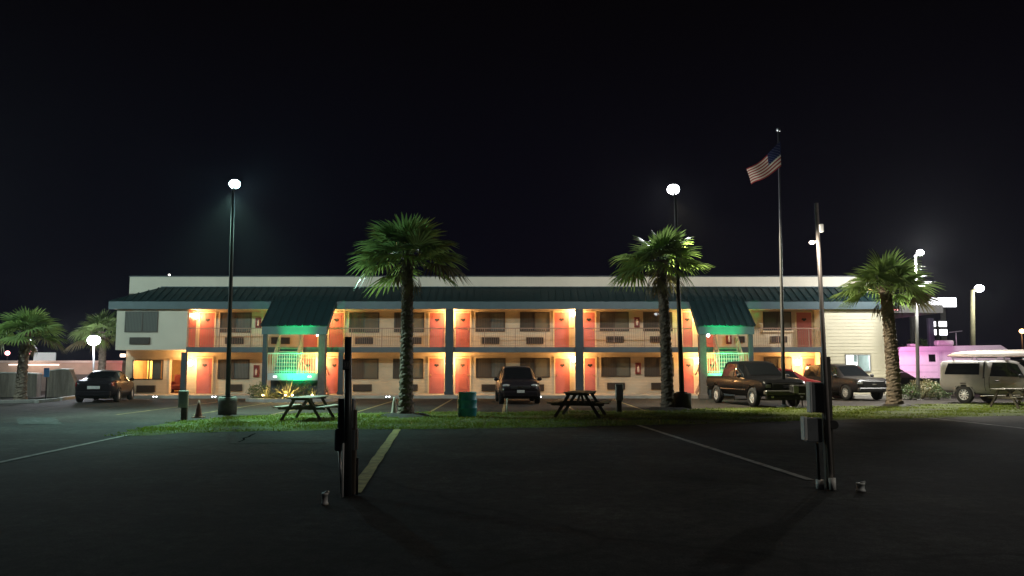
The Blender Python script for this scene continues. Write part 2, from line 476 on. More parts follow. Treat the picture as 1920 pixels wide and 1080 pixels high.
# ================================================================== MOTEL
YW, YF, YE, YC = 43.5, 42.3, 42.05, 40.2
ZS = 0.15                        # walkway level
motel = thing('motel_building', 'long two-storey cream motel with coral doors, balcony and dark green metal roof', 'building')
zt = PZ(519, YW); zroof = PZ(538.5, YW); zeave_t = PZ(564, YE); zeave_b = PZ(578.5, YE)
XL = PX(236, YW); XR = 19.5
ZB = 2.60                        # balcony floor
def holes_wall(mb, x0, x1, z0, z1, y, holes, th=0.18):
    xs = sorted({x0, x1, *[h[0] for h in holes], *[h[1] for h in holes]})
    zs = sorted({z0, z1, *[h[2] for h in holes], *[h[3] for h in holes]})
    for i in range(len(xs)-1):
        for j in range(len(zs)-1):
            cx, cz = (xs[i]+xs[i+1])/2, (zs[j]+zs[j+1])/2
            if any(h[0] < cx < h[1] and h[2] < cz < h[3] for h in holes): continue
            mb.add([(xs[i],y,zs[j]),(xs[i+1],y,zs[j]),(xs[i+1],y,zs[j+1]),(xs[i],y,zs[j+1])], [(0,1,2,3)])
    for h in holes:   # reveals
        a, b_, c, d = h
        mb.add([(a,y,c),(b_,y,c),(b_,y,d),(a,y,d),(a,y+th,c),(b_,y+th,c),(b_,y+th,d),(a,y+th,d)],
               [(0,1,5,4),(1,2,6,5),(2,3,7,6),(3,0,4,7)])
hole_room = (PX(248.5,YW), PX(306.5,YW), PZ(712,YW), PZ(674.5,YW))
hole_door = (PX(320,YW), PX(346,YW), ZS+0.01, PZ(674.5,YW))
XB = PX(348, YF)                 # right edge of the left block
XRB = PX(1545, YF); XRE = PX(1664, YF)
w = MB()
holes_wall(w, XL, XRB+0.3, ZS, ZB, YW, [hole_room, hole_door])
w.build('lower_wall', M_cream, motel)
w = MB()
holes_wall(w, XB-0.3, XRB+0.3, ZB, zroof, YW, [])
w.build('upper_wall', M_cream, motel)
w = MB(); w.box(XL, XR, YW-0.004, YW+0.25, zroof-0.35, zt)
w.build('parapet', M_parapet, motel)
w = MB(); w.box(XL-0.04, XR+0.04, YW-0.05, YW+0.3, zt, zt+0.05); w.build('parapet_cap', M_column, motel)
w = MB()   # the body behind the facade
w.box(XL, XR, YW+0.26, YW+12, zroof-0.3, zt-0.35)
w.add([(XL,YW,ZS),(XL,YW+12,ZS),(XL,YW+12,zroof),(XL,YW,zroof)], [(0,1,2,3)])
w.add([(XR,YW,ZS),(XR,YW+12,ZS),(XR,YW+12,zroof),(XR,YW,zroof)], [(3,2,1,0)])
w.add([(XL,YW+12,ZS),(XR,YW+12,ZS),(XR,YW+12,zroof),(XL,YW+12,zroof)], [(3,2,1,0)])
w.build('rear_block', M_stucco, motel)
# left upper block, projecting to the front of the balcony
w = MB(); w.box(XL-0.02, XB, YF, YW-0.003, ZB-0.12, zeave_b-0.002); w.build('projecting_wall', M_stucco, motel)
# right block with lapped siding
office_hole = (PX(1585,YF), PX(1632,YF), PZ(697,YF), PZ(664.5,YF))
w = MB(); holes_wall(w, XRB, XRE, ZS, zeave_b-0.002, YF, [office_hole], 0.12)
zc = ZS + 0.02
while zc < zeave_b-0.05:          # lapped boards, lower edge proud
    zd = min(zc+0.178, zeave_b-0.01)
    runs = [(XRB+0.102, XRE)]
    if zd > office_hole[2]-0.06 and zc < office_hole[3]+0.06: runs = [(XRB+0.102, office_hole[0]-0.06), (office_hole[1]+0.06, XRE)]
    for a, b_ in runs:
        w.add([(a,YF-0.024,zc),(b_,YF-0.024,zc),(b_,YF-0.006,zd),(a,YF-0.006,zd),(a,YF-0.003,zc),(b_,YF-0.003,zc)], [(0,1,2,3),(0,4,5,1)])
    zc += 0.178
w.add([(XRB,YF,ZS),(XRB,YW,ZS),(XRB,YW,zeave_b),(XRB,YF,zeave_b)], [(0,1,2,3)])
w.add([(XRE,YF,ZS),(XRE,YW+2,ZS),(XRE,YW+2,zeave_b),(XRE,YF,zeave_b)], [(3,2,1,0)])
w.build('siding_wall', M_white_siding, motel)
w = MB(); w.box(XRB-0.10, XRB+0.10, YF-0.03, YF+0.1, ZS, zeave_b-0.01); w.build('corner_board', mat('corner_board_paint', (0.45,0.16,0.10), 0.6), motel)
# balcony slab
w = MB(); w.box(XB+0.002, XRB-0.102, YF+0.02, YW-0.003, ZB-0.22, ZB-0.002); w.build('balcony_slab', M_soffit, motel)
w = MB(); w.box(XB+0.002, XRB-0.102, YF-0.03, YF+0.018, ZB-0.25, ZB+0.03); w.build('balcony_fascia', M_fascia2, motel)
# eave soffit + fascia
XEL, XER = XL-0.35, PX(1690, YE)
w = MB(); w.box(XEL+0.02, XER-0.02, YE+0.03, YW-0.006, zeave_b, zeave_b+0.05); w.build('eave_soffit', M_soffit, motel)
w = MB(); w.box(XEL, XER, YE-0.02, YE+0.028, zeave_b-0.03, zeave_t); w.build('eave_fascia', M_fascia, motel)
# metal roof (front slope + hips) with standing seams
def slope_quad(mb, a, b, c, d, n_rib, mi=0, rw=0.035, rh=0.05):
    """a-b lower edge, d-c upper edge; ribs run up the slope at even steps along x"""
    a, b, c, d = map(Vector, (a, b, c, d))
    nrm = (b-a).cross(d-a).normalized()
    if nrm.z < 0: nrm = -nrm
    mb.extr([a, b, c, d], -nrm*0.04, mi)
    # ribs run in the plane x=const
    lo = a; ux = (b-a).normalized(); L = (b-a).length
    up = (Vector((0, d.y-a.y, d.z-a.z)))
    for i in range(n_rib+1):
        s = L*i/n_rib
        p0 = a + ux*s; p1 = p0 + up
        # clip to hips
        t = 1.0
        if d.x > a.x and p0.x < d.x: t = min(t, (p0.x-a.x)/max(1e-6, d.x-a.x))
        if c.x < b.x and p0.x > c.x: t = min(t, (b.x-p0.x)/max(1e-6, b.x-c.x))
        if t < 0.08: continue
        p1 = p0 + up*t
        mb.bar(p0+nrm*rh*0.5, p1+nrm*rh*0.5, rw, rh, mi, up=nrm)
XHL, XHR = PX(297, YW), XER-2.0
w = MB()
slope_quad(w, (XEL, YE-0.06, zeave_t), (XER, YE-0.06, zeave_t), (XHR, YW-0.01, zroof), (XHL, YW-0.01, zroof), 104)
w.extr([(XEL,YE-0.06,zeave_t),(XHL,YW-0.01,zroof),(XEL,YW-0.01,zeave_t)], (0,0,-0.03))
w.extr([(XER,YE-0.06,zeave_t),(XER,YW-0.01,zeave_t),(XHR,YW-0.01,zroof)], (0,0,-0.03))
w.build('metal_roof', M_roof, motel)
w = MB(); w.bar((XHL,YW-0.05,zroof+0.01),(XHR,YW-0.05,zroof+0.01),0.10,0.04); w.build('roof_flashing', M_fascia, motel)

# columns between the bays
def column(px, wpx, z0, z1, m=M_column, y=YF):
    x = PX(px, y); h = wpx/2/FPX*y
    w = MB(); w.bbox(x-h, x+h, y-0.22, y-0.034, z0, z1, 0.02)
    w.bbox(x-h-0.03, x+h+0.03, y-0.25, y-0.036, z0+0.001, z0+0.16, 0.02)
    return w.build('column', m, motel)
column(842.5, 15, ZS, zeave_b-0.03); column(1086, 15, ZS, zeave_b-0.03)
column(347, 10, ZS, ZB-0.25); column(640, 9, ZS, ZB-0.25)
column(1541, 8, ZS, ZB-0.25)

# ---- doors, windows, air conditioners
def door(pxa, pxb, pyt, z0, pya=None, side=1):
    x0, x1 = PX(pxa, YW), PX(pxb, YW); z1 = PZ(pyt, YW)
    w = MB(); w.bbox(x0, x1, YW-0.03, YW+0.01, z0, z1, 0.008)
    for (a, b_) in ((0.12, 0.46), (0.54, 0.92)):      # shallow pressed panels
        w.bbox(x0+(x1-x0)*.16, x1-(x1-x0)*.16, YW-0.036, YW-0.025, z0+(z1-z0)*a, z0+(z1-z0)*b_, 0.01)
    o = w.build('door', M_door, motel)
    f = MB(); t = 0.075
    f.box(x0-t, x0-0.004, YW-0.05, YW, z0, z1+t); f.box(x1+0.004, x1+t, YW-0.05, YW, z0, z1+t); f.box(x0-0.004, x1+0.004, YW-0.05, YW, z1+0.004, z1+t)
    f.build('frame', M_trim, o)
    xc = (x0+x1)/2; zc = z0+(z1-z0)*.80
    k = MB(); k.ell((xc-0.06,YW-0.04,zc+0.02),(0.075,0.012,0.06)); k.ell((xc+0.06,YW-0.04,zc+0.02),(0.075,0.012,0.06))
    k.extr([(xc-0.12,YW-0.05,zc),(xc+0.12,YW-0.05,zc),(xc,YW-0.05,zc-0.1)],(0,0.014,0)); k.build('number_plaque', M_dark, o)
    h = MB(); hx = x1-0.08 if side > 0 else x0+0.08
    h.ell((hx,YW-0.085,z0+0.98),(0.035,0.035,0.035)); h.tube([(hx,YW-0.03,z0+0.98),(hx,YW-0.07,z0+0.98)],0.014); h.build('handle', M_brass, o)
    return o
def window(pxa, pxb, pyt, pyb, mL=None, mR=None, y=YW, mull=0.5, sill=False):
    x0, x1 = PX(pxa, y), PX(pxb, y); z0, z1 = PZ(pyb, y), PZ(pyt, y)
    f = MB(); t = 0.055
    f.box(x0, x0+t, y-0.05, y, z0, z1); f.box(x1-t, x1, y-0.05, y, z0, z1)
    f.box(x0+t, x1-t, y-0.05, y, z0, z0+t); f.box(x0+t, x1-t, y-0.05, y, z1-t, z1)
    xm = x0+(x1-x0)*mull
    f.box(xm-0.025, xm+0.025, y-0.053, y, z0+t, z1-t)
    o = f.build('window', M_wframe, motel)
    p = MB(); p.box(x0+t, xm-0.025, y-0.03, y-0.002, z0+t, z1-t); p.build('pane', mL or M_winL, o)
    p = MB(); p.box(xm+0.025, x1-t, y-0.02, y-0.002, z0+t, z1-t); p.build('pane', mR or M_winR, o)
    if sill:
        s = MB(); s.bbox(x0-0.06, x1+0.06, y-0.14, y-0.004, z0-0.09, z0-0.003, 0.01); s.build('sill', M_trim, o)
    return o
def ac(pxa, pxb, pyt, pyb, y=YW):
    x0, x1 = PX(pxa, y), PX(pxb, y); z0, z1 = PZ(pyb, y), PZ(pyt, y)
    a = MB(); a.bbox(x0, x1, y-0.10, y+0.0, z0, z1, 0.015)
    n = int((z1-z0)/0.045)
    for i in range(1, n): a.box(x0+0.03, x1-0.03, y-0.112, y-0.1005, z0+i*(z1-z0)/n-0.012, z0+i*(z1-z0)/n+0.008)
    return a.build('air_conditioner', M_acgrille, motel)
def cabinet(px, pyt, pyb):
    x = PX(px, YW); z0, z1 = PZ(pyb, YW), PZ(pyt, YW)
    c = MB(); c.bbox(x-0.15, x+0.15, YW-0.12, YW, z0, z1, 0.012); o = c.build('extinguisher_cabinet', M_redbox, motel)
    e = MB(); e.lathe([(0,0),(0.05,0),(0.055,0.05),(0.055,0.28),(0.02,0.33),(0.02,0.36),(0,0.36)], 12, (x, YW-0.135, z0+0.10)); e.build('extinguisher', mat('extinguisher_tag', (0.5,0.42,0.38), 0.35), o)
zl = ZS + 0.005
# upper floor
U0 = ZB + 0.005
for a, b_, s in ((373,400,1),(616,643,1),(805,833,-1),(854,881,1),(1040,1067,-1),(1093,1116,1),(1281,1299,1),(1496,1524,-1)): door(a, b_, 587 if a < 900 else 586, U0, side=s)
door(566, 594, 587, U0); door(1322, 1344, 586, U0, side=-1)
# lower floor
for a, b_, s in ((370,398,1),(613,641,1),(805,833,-1),(854,881,1),(1041,1068,-1),(1096,1116,1),(1281,1300,1),(1505,1527,-1)): door(a, b_, 672, zl, side=s)
door(566, 592, 672, zl); door(1322, 1346, 672, zl, side=-1)
# a door in the return wall of the projecting block
d = MB(); d.box(XB+0.002, XB+0.03, YF+0.15, YW-0.1, U0, U0+2.03); d.build('door', M_door, motel)
window(231, 293, 583.5, 623, M_winG, M_winG, YF, mull=0.52)
ac(242, 280, 632.5, 645.5, YF)
for a, b_, t, bt in ((410,469,586,623.5),(653,710,586,623.5),(738,795,586,623),(891,947,585.5,622),(975,1031,585,621.5),(1125,1180,585,621),(1207,1262,585,621),(1433,1486,584.5,620)):
    window(a, b_, t, bt, M_winL, M_winG if a in (410, 891) else M_winR, sill=(a == 1433))
for a, b_ in ((421,456),(508,523),(526,543),(665,699),(757,790),(903,936),(987,1019),(1137,1170),(1219,1252),(1382,1397),(1446,1477)): ac(a, b_, 632.5 if a < 1100 else 630.5, 645 if a < 1100 else 642.5)
for a, b_, t, bt in ((409,468,674,711),(654,710,672.5,710.5),(737,794,672.5,710),(892,948,671.5,708.5),(975,1031,671,708),(1127,1182,670,706.5),(1208,1263,670,706),(1432,1485,669,709)):
    window(a, b_, t, bt, M_winL, M_winG if a in (409, 892) else M_winR)
for a, b_ in ((427,456),(663,698),(757,784),(903,936),(987,1020),(1138,1171),(1220,1253)): ac(a, b_, 720.5 if a < 1000 else 717.5, 733.5 if a < 1000 else 730.5)
ac(259, 294, 722.5, 735.5)
for px, t, bt in ((483,596,615),(1195,595,614),(482,684.5,707),(1196,680,701.5),(1367,629,645)): cabinet(px, t, bt)

# ---- balcony railing, one run per bay
def railing(pa, pb):
    x0, x1 = PX(pa, YF), PX(pb, YF); y = YF+0.06; zt_ = PZ(615.5, YF)
    r = MB(); r.box(x0, x1, y-0.02, y+0.02, zt_-0.02, zt_+0.025); r.box(x0, x1, y-0.012, y+0.012, ZB+0.08, ZB+0.105)
    n = int((x1-x0)/0.115)
    for i in range(n+1):
        x = x0+(x1-x0)*i/n; k = 0.020 if i % 14 == 0 else 0.0065
        r.box(x-k, x+k, y-k, y+k, ZB+0.03 if i % 14 == 0 else ZB+0.105, zt_-0.02)
    return r.build('balcony_railing', M_rail, motel)
for a, b_ in ((350,497),(600,834),(851,1077),(1095,1300),(1404,1540)): railing(a, b_)

# ---- wall lamps beside the doors (lit)
def wall_lamp(px, py, power=195, y=None):
    p = P(px, py, YW-0.14)
    o = MB(); o.bbox(p.x-0.06, p.x+0.06, YW-0.05, YW-0.002, p.z-0.12, p.z+0.10, 0.015); o.box(p.x-0.015, p.x+0.015, YW-0.12, YW-0.05, p.z+0.06, p.z+0.09)
    o = o.build('wall_lamp', M_dark, motel)
    g = MB(); g.lathe([(0.0,-0.17),(0.09,-0.15),(0.13,0.0),(0.11,0.11),(0.0,0.14)], 14, (p.x, YW-0.19, p.z)); g.build('lamp_glass', M_warm, o)
    light('POINT', (p.x, YW-0.42, p.z), power, (1.0, 0.52, 0.18), motel, size=0.1)
for px, py in ((368,592),(358,680),(604,592),(602,680),(846,590),(845,678),(1074,588),(1076,673),(1308,590),(1309,676),(1532,589),(1495,679)): wall_lamp(px, py)

# ---- lit room on the lower left, seen through window and open doorway
M_roomw = mat('room_wallpaper', (0.45, 0.28, 0.12), 0.8, var=0.25, vscale=2)
M_carpet = mat('carpet', (0.12, 0.04, 0.02), 0.95, var=0.2)
rx0, rx1 = PX(243, YW), PX(349, YW); ry0, ry1 = YW+0.18, YW+3.6
r = MB(); r.add([(rx0,ry0,ZS+.005),(rx1,ry0,ZS+.005),(rx1,ry1,ZS+.005),(rx0,ry1,ZS+.005),(rx0,ry0,2.45),(rx1,ry0,2.45),(rx1,ry1,2.45),(rx0,ry1,2.45)],
    [(0,1,2,3)], 1); r.add([(rx0,ry0,ZS),(rx1,ry0,ZS),(rx1,ry1,ZS),(rx0,ry1,ZS),(rx0,ry0,2.45),(rx1,ry0,2.45),(rx1,ry1,2.45),(rx0,ry1,2.45)], [(4,7,6,5),(1,5,6,2),(3,2,6,7),(0,3,7,4)], 0)
room = r.build('room_interior', [M_roomw, M_carpet], motel)
xw0, xw1, zw0, zw1 = hole_room
f = MB(); t = 0.05
f.box(xw0, xw0+t, YW-0.02, YW+0.06, zw0, zw1); f.box(xw1-t, xw1, YW-0.02, YW+0.06, zw0, zw1); f.box(xw0+t, xw1-t, YW-0.02, YW+0.06, zw0, zw0+t); f.box(xw0+t, xw1-t, YW-0.02, YW+0.06, zw1-t, zw1)
xm = xw0+(xw1-xw0)*.54; f.box(xm-.02, xm+.02, YW-0.02, YW+0.06, zw0+t, zw1-t)
lw = f.build('window', M_wframe, motel); lw['label'] = 'lit window with half-drawn curtains'
def drape(x0, x1, y, z0, z1, m, parent, amp=0.04, n=40, k=9.0):
    b = MB(); vs_ = []
    for i in range(n+1):
        x = x0+(x1-x0)*i/n; yy = y+amp*math.sin(k*2*PI*i/n)
        vs_ += [(x, yy, z0), (x, yy, z1)]
    b.add(vs_, [(2*i, 2*i+2, 2*i+3, 2*i+1) for i in range(n)], 0, True)
    return b.build('curtain', m, parent)
M_drape = mat('grey_drape', (0.20,0.20,0.17), 0.9); M_sheer = leaf_mat('sheer_drape', (0.85,0.72,0.45), 0.6, 0.9, 0.05)
drape(xw0+(xw1-xw0)*.58, xw1-0.25, YW+0.28, zw0-0.1, zw1+0.1, M_drape, lw)
drape(xw0+(xw1-xw0)*.40, xw0+(xw1-xw0)*.56, YW+0.30, zw0-0.1, zw1+0.1, M_sheer, lw, 0.05, 30, 4)
light('POINT', (xw0+.75, YW+0.95, 1.75), 150, (1.0, 0.64, 0.26), motel, size=0.15)
fd = MB(); hx0, hx1, hz0, hz1 = hole_door
fd.box(hx0-0.07, hx0-0.002, YW-0.04, YW-0.001, hz0, hz1+0.07); fd.box(hx1+0.002, hx1+0.07, YW-0.04, YW-0.001, hz0, hz1+0.07); fd.box(hx0-.002, hx1+.002, YW-0.04, YW-0.001, hz1+.002, hz1+0.07)
fd.build('door_frame', M_trim, motel)
dd = MB(); dd.bbox(hx1-0.05, hx1-0.01, YW+0.2, YW+0.2+0.76, hz0, hz1-0.02, 0.01)
dd.build('door', M_door, motel)['label'] = 'coral door standing open into the lit room'

# ---- office behind the lapped siding: white, lit
ox0, ox1, oz0, oz1 = office_hole
r = MB(); a0, a1, b0, b1, c0, c1 = ox0-0.9, ox1+0.6, YF+0.12, YF+3.2, ZS+0.02, 2.5
r.add([(a0,b0,c0),(a1,b0,c0),(a1,b1,c0),(a0,b1,c0),(a0,b0,c1),(a1,b0,c1),(a1,b1,c1),(a0,b1,c1)], [(0,1,2,3),(4,7,6,5),(1,5,6,2),(3,2,6,7),(0,3,7,4)])
r.build('office_interior', mat('office_wall', (0.42,0.48,0.46), 0.8), motel)
f = MB(); t = 0.05
f.box(ox0, ox0+t, YF-0.05, YF+0.05, oz0, oz1); f.box(ox1-t, ox1, YF-0.05, YF+0.05, oz0, oz1); f.box(ox0+t, ox1-t, YF-0.05, YF+0.05, oz0, oz0+t); f.box(ox0+t, ox1-t, YF-0.03, YF+0.05, oz1-t, oz1)
xm = (ox0+ox1)/2; f.box(xm-.022, xm+.022, YF-0.05, YF+0.05, oz0+t, oz1-t)
owin = f.build('window', M_metal, motel); owin['label'] = 'brightly lit office window'
g = MB(); g.box(ox0+0.1, ox0+0.95, YF+1.2, YF+1.35, oz1-0.62, oz1-0.02); g.box(ox0+0.62, ox1-0.3, YF+0.9, YF+1.0, oz0+0.05, oz0+0.5)
g.build('lit_panel', M_fluor_e, motel)
light('POINT', ((ox0+ox1)/2, YF+1.5, 2.2), 60, (0.9, 1.0, 0.97), motel, size=0.3)

# ---- stair canopies (two): roof running down from the main slope, posts, landing and flights
def canopy(pxl, pxr, flip):
    x0, x1 = PX(pxl, YC), PX(pxr, YC); zf_t, zf_b = PZ(611, YC), PZ(627, YC)
    rise = (zeave_t - zf_t)
    yr = YC-0.05
    w = MB(); slope_quad(w, (x0-0.05, yr, zf_t), (x1+0.05, yr, zf_t), (x1+0.05, YE+0.35, zeave_t+0.27), (x0-0.05, YE+0.35, zeave_t+0.27), 8, rh=0.055)
    roof = w.build('canopy_roof', M_roof, motel)
    f = MB(); f.box(x0, x1, YC-0.02, YC+0.10, zf_b, zf_t-0.01)
    for xs in (x0, x1-0.08):   # raking side boards
        f.extr([(xs, YC+0.10, zf_b), (xs, YE-0.03, zeave_b-0.0), (xs, YE-0.03, zeave_t-0.06), (xs, YC+0.10, zf_t-0.08)], (0.08, 0, 0))
    f.build('fascia', M_fascia, roof)
    for xs, wd in ((x0+0.04, 0.22), (x1-0.40, 0.36)) if not flip else ((x0+0.03, 0.36), (x1-0.28, 0.22)):
        p = MB(); p.bbox(xs, xs+wd, YC+0.0, YC+wd*0.9, 0.15, zf_b-0.002, 0.02); p.bbox(xs-0.04, xs+wd+0.04, YC-0.04, YC+wd*0.9+0.04, 0.0, 0.22, 0.02)
        p.build('canopy_post', M_post if wd > .3 else M_column, motel)
    # landing
    zl_ = 1.27; lx0, lx1 = x0+0.30, x1-0.42
    if flip: lx0, lx1 = x0+0.42, x1-0.30
    L = MB(); L.box(lx0, lx1, YC+0.12, YC+1.15, zl_-0.06, zl_); L.box(lx0, lx1, YC+0.06, YC+0.12, zl_-0.34, zl_+0.02)
    land = L.build('stair_landing', M_landing, motel)
    u = MB(); u.box(lx0+0.05, lx1-0.05, YC+0.5, YC+0.6, 0.15, zl_-0.34); u.build('skirt_wall', M_column, land)
    rr = MB(); zr = zl_+1.0
    rr.box(lx0, lx1, YC+0.07, YC+0.11, zr-0.025, zr+0.02); rr.box(lx0, lx1, YC+0.08, YC+0.10, zl_+0.09, zl_+0.115)
    n = int((lx1-lx0)/0.12)
    for i in range(n+1):
        x = lx0+(lx1-lx0)*i/n; rr.box(x-0.009, x+0.009, YC+0.08, YC+0.102, zl_+0.02, zr-0.025)
    rr.build('railing', mat('baluster_paint', (0.62,0.60,0.56), 0.5), land)
    # upper flight: straight back from the landing to the balcony, on the outer side
    if not flip: fx0, fx1 = lx0+0.02, lx0+1.25
    else: fx0, fx1 = lx1-1.25, lx1-0.02
    fl = MB(); y0, y1 = YC+0.95, YF-0.03
    for xs in (fx0, fx1-0.05):
        fl.extr([(xs,y0,zl_-0.2),(xs,y1,ZB-0.26),(xs,y1,ZB+0.02),(xs,y0,zl_+0.08)], (0.05,0,0))
        fl.bar((xs+0.025,y0,zl_+0.95),(xs+0.025,y1,ZB+0.98),0.05,0.05)
        fl.bar((xs+0.025,y0,zl_+0.62),(xs+0.025,y1,ZB+0.65),0.03,0.03)
        for k in range(6):
            yy = y0+(y1-y0)*k/5; zz = zl_+(ZB-zl_)*k/5; fl.box(xs+0.012, xs+0.038, yy-0.013, yy+0.013, zz, zz+0.95)
    ns = 7
    for k in range(ns):
        yy = y0+(y1-y0)*k/ns; zz = zl_+(ZB-zl_)*(k+1)/ns; fl.box(fx0+0.05, fx1-0.05, yy, yy+(y1-y0)/ns+0.02, zz-0.05, zz)
    sf = fl.build('stair_flight', M_stair, motel)
    rs = MB()
    for k in range(ns):
        yy = y0+(y1-y0)*k/ns; zz = zl_+(ZB-zl_)*k/ns; rs.box(fx0+0.055, fx1-0.055, yy+0.004, yy+0.024, zz+0.002, zz+(ZB-zl_)/ns-0.052)
    rs.build('riser', mat('riser_paint', (0.06,0.16,0.13), .6), sf)
    # lower flight beside it, from the landing back down to the walkway
    if not flip: gx0, gx1 = fx1+0.08, lx1-0.03
    else: gx0, gx1 = lx0+0.03, fx0-0.08
    fl = MB()
    for xs in (gx0, gx1-0.05):
        fl.extr([(xs,y0,zl_-0.26),(xs,YW-0.5,ZS),(xs,YW-0.25,ZS+0.1),(xs,y0,zl_+0.02)], (0.05,0,0))
        fl.bar((xs+0.025,y0,zl_+0.93),(xs+0.025,YW-0.35,ZS+1.0),0.045,0.045)
    for k in range(6):
        yy = y0+(YW-0.45-y0)*k/6; zz = zl_-(zl_-ZS)*(k+1)/7; fl.box(gx0+0.05, gx1-0.05, yy, yy+0.34, zz-0.05, zz)
    fl.build('stair_flight', M_stair, motel)
    # two little white lights on the landing edge and one at the post head
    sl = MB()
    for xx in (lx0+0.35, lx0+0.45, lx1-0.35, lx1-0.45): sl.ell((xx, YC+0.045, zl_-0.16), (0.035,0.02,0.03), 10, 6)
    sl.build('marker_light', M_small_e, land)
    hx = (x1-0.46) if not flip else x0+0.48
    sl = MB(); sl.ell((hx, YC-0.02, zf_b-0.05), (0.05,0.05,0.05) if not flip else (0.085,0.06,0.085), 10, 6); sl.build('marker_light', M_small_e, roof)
    return x0, x1, zf_b, zf_t, zl_
C1 = canopy(489.5, 611, False)
C2 = canopy(1311, 1416, True)
# green floods standing in the planting beds in front of the stairs
def green_flood(x, z_top, power, aimz, label):
    yb = YC-1.45
    g = thing('flood_light', label, 'flood light', (x, yb, 0.0), group='green flood lights at the stair canopies')
    b = MB(); b.tube([(0,0,0),(0,0,z_top-0.12)], 0.02); b.bbox(-0.12,0.12,-0.06,0.06,z_top-0.12,z_top-0.03,0.02); b.build('housing', M_dark, g)
    l = MB(); l.box(-0.1,0.1,-0.045,0.045,z_top-0.03,z_top-0.018); l.build('lens', M_green_e, g)
    light('SPOT', (x, yb, z_top+0.03), power*6, (0.0, 1.0, 0.24), g, aim=(x, YC-0.02, aimz), size=0.03, angle=38, blend=0.9)
    light('SPOT', (x, yb, z_top+0.03), power*1.6, (0.0, 1.0, 0.28), g, aim=(x, YC+0.1, 1.85), size=0.03, angle=82, blend=1.0)
xg1 = PX(556, YC); xg2 = PX(1361, YC)
green_flood(xg1, 0.50, 560, 3.45, 'green flood light in the planting bed before the stairs')
green_flood(xg2, 0.50, 560, 3.45, 'green flood light below the stair canopy behind the black pickup')

# ---- walkway, kerbs
w = MB(); w.box(XL-1.2, XRE+0.5, 40.95, YW+0.2, -0.02, ZS); struct(w.build('walkway', M_kerb))
# pairs of small lights on the kerb face
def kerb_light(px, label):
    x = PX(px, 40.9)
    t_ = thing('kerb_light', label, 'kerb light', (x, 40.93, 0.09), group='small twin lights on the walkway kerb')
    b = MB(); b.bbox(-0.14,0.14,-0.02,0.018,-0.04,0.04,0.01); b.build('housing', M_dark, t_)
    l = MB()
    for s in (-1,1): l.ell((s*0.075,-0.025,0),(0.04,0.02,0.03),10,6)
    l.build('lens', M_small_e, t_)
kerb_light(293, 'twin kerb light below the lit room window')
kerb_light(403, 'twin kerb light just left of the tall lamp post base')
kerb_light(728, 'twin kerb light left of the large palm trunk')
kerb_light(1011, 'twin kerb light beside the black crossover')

# ---- porte-cochere beam off the right end
w = MB(); w.box(XRE+0.02, PX(1772,43), YF+0.6, 48.5, PZ(591,45), PZ(577,45)); pc = w.build('entrance_canopy', mat('entrance_canopy_paint', (0.13,0.125,0.12), 0.8), motel)
w = MB(); w.tube([(XRE+0.05, YE-0.10, zeave_b-0.07),(XER-0.05, YE-0.10, zeave_b-0.07)], 0.03); w.build('neon_tube', M_red_e, motel)
for xx, yy in ((PX(1748,47.8), 47.8),):
    w = MB(); w.bbox(xx-0.15, xx+0.15, yy-0.15, yy+0.15, 0, PZ(591,45)-0.002, 0.02); w.build('canopy_post', M_column, motel)
# small lamp on the parapet
p = P(316, 516.5, YW-0.05)
w = MB(); w.ell((p.x, YW+0.05, zt+0.11), (0.06,0.06,0.05), 10, 6); w.build('parapet_lamp', emit('parapet_lamp_lens', (1,0.9,0.8), 5), motel)
# small floodlight at the lower left corner
p = P(231, 667, YW-0.1)
w = MB(); w.bbox(XL-0.25, XL-0.02, YW-0.2, YW-0.02, p.z-0.07, p.z+0.10, 0.02); w.build('corner_lamp', emit('corner_lamp_lens', (1,0.75,0.6), 4), motel)

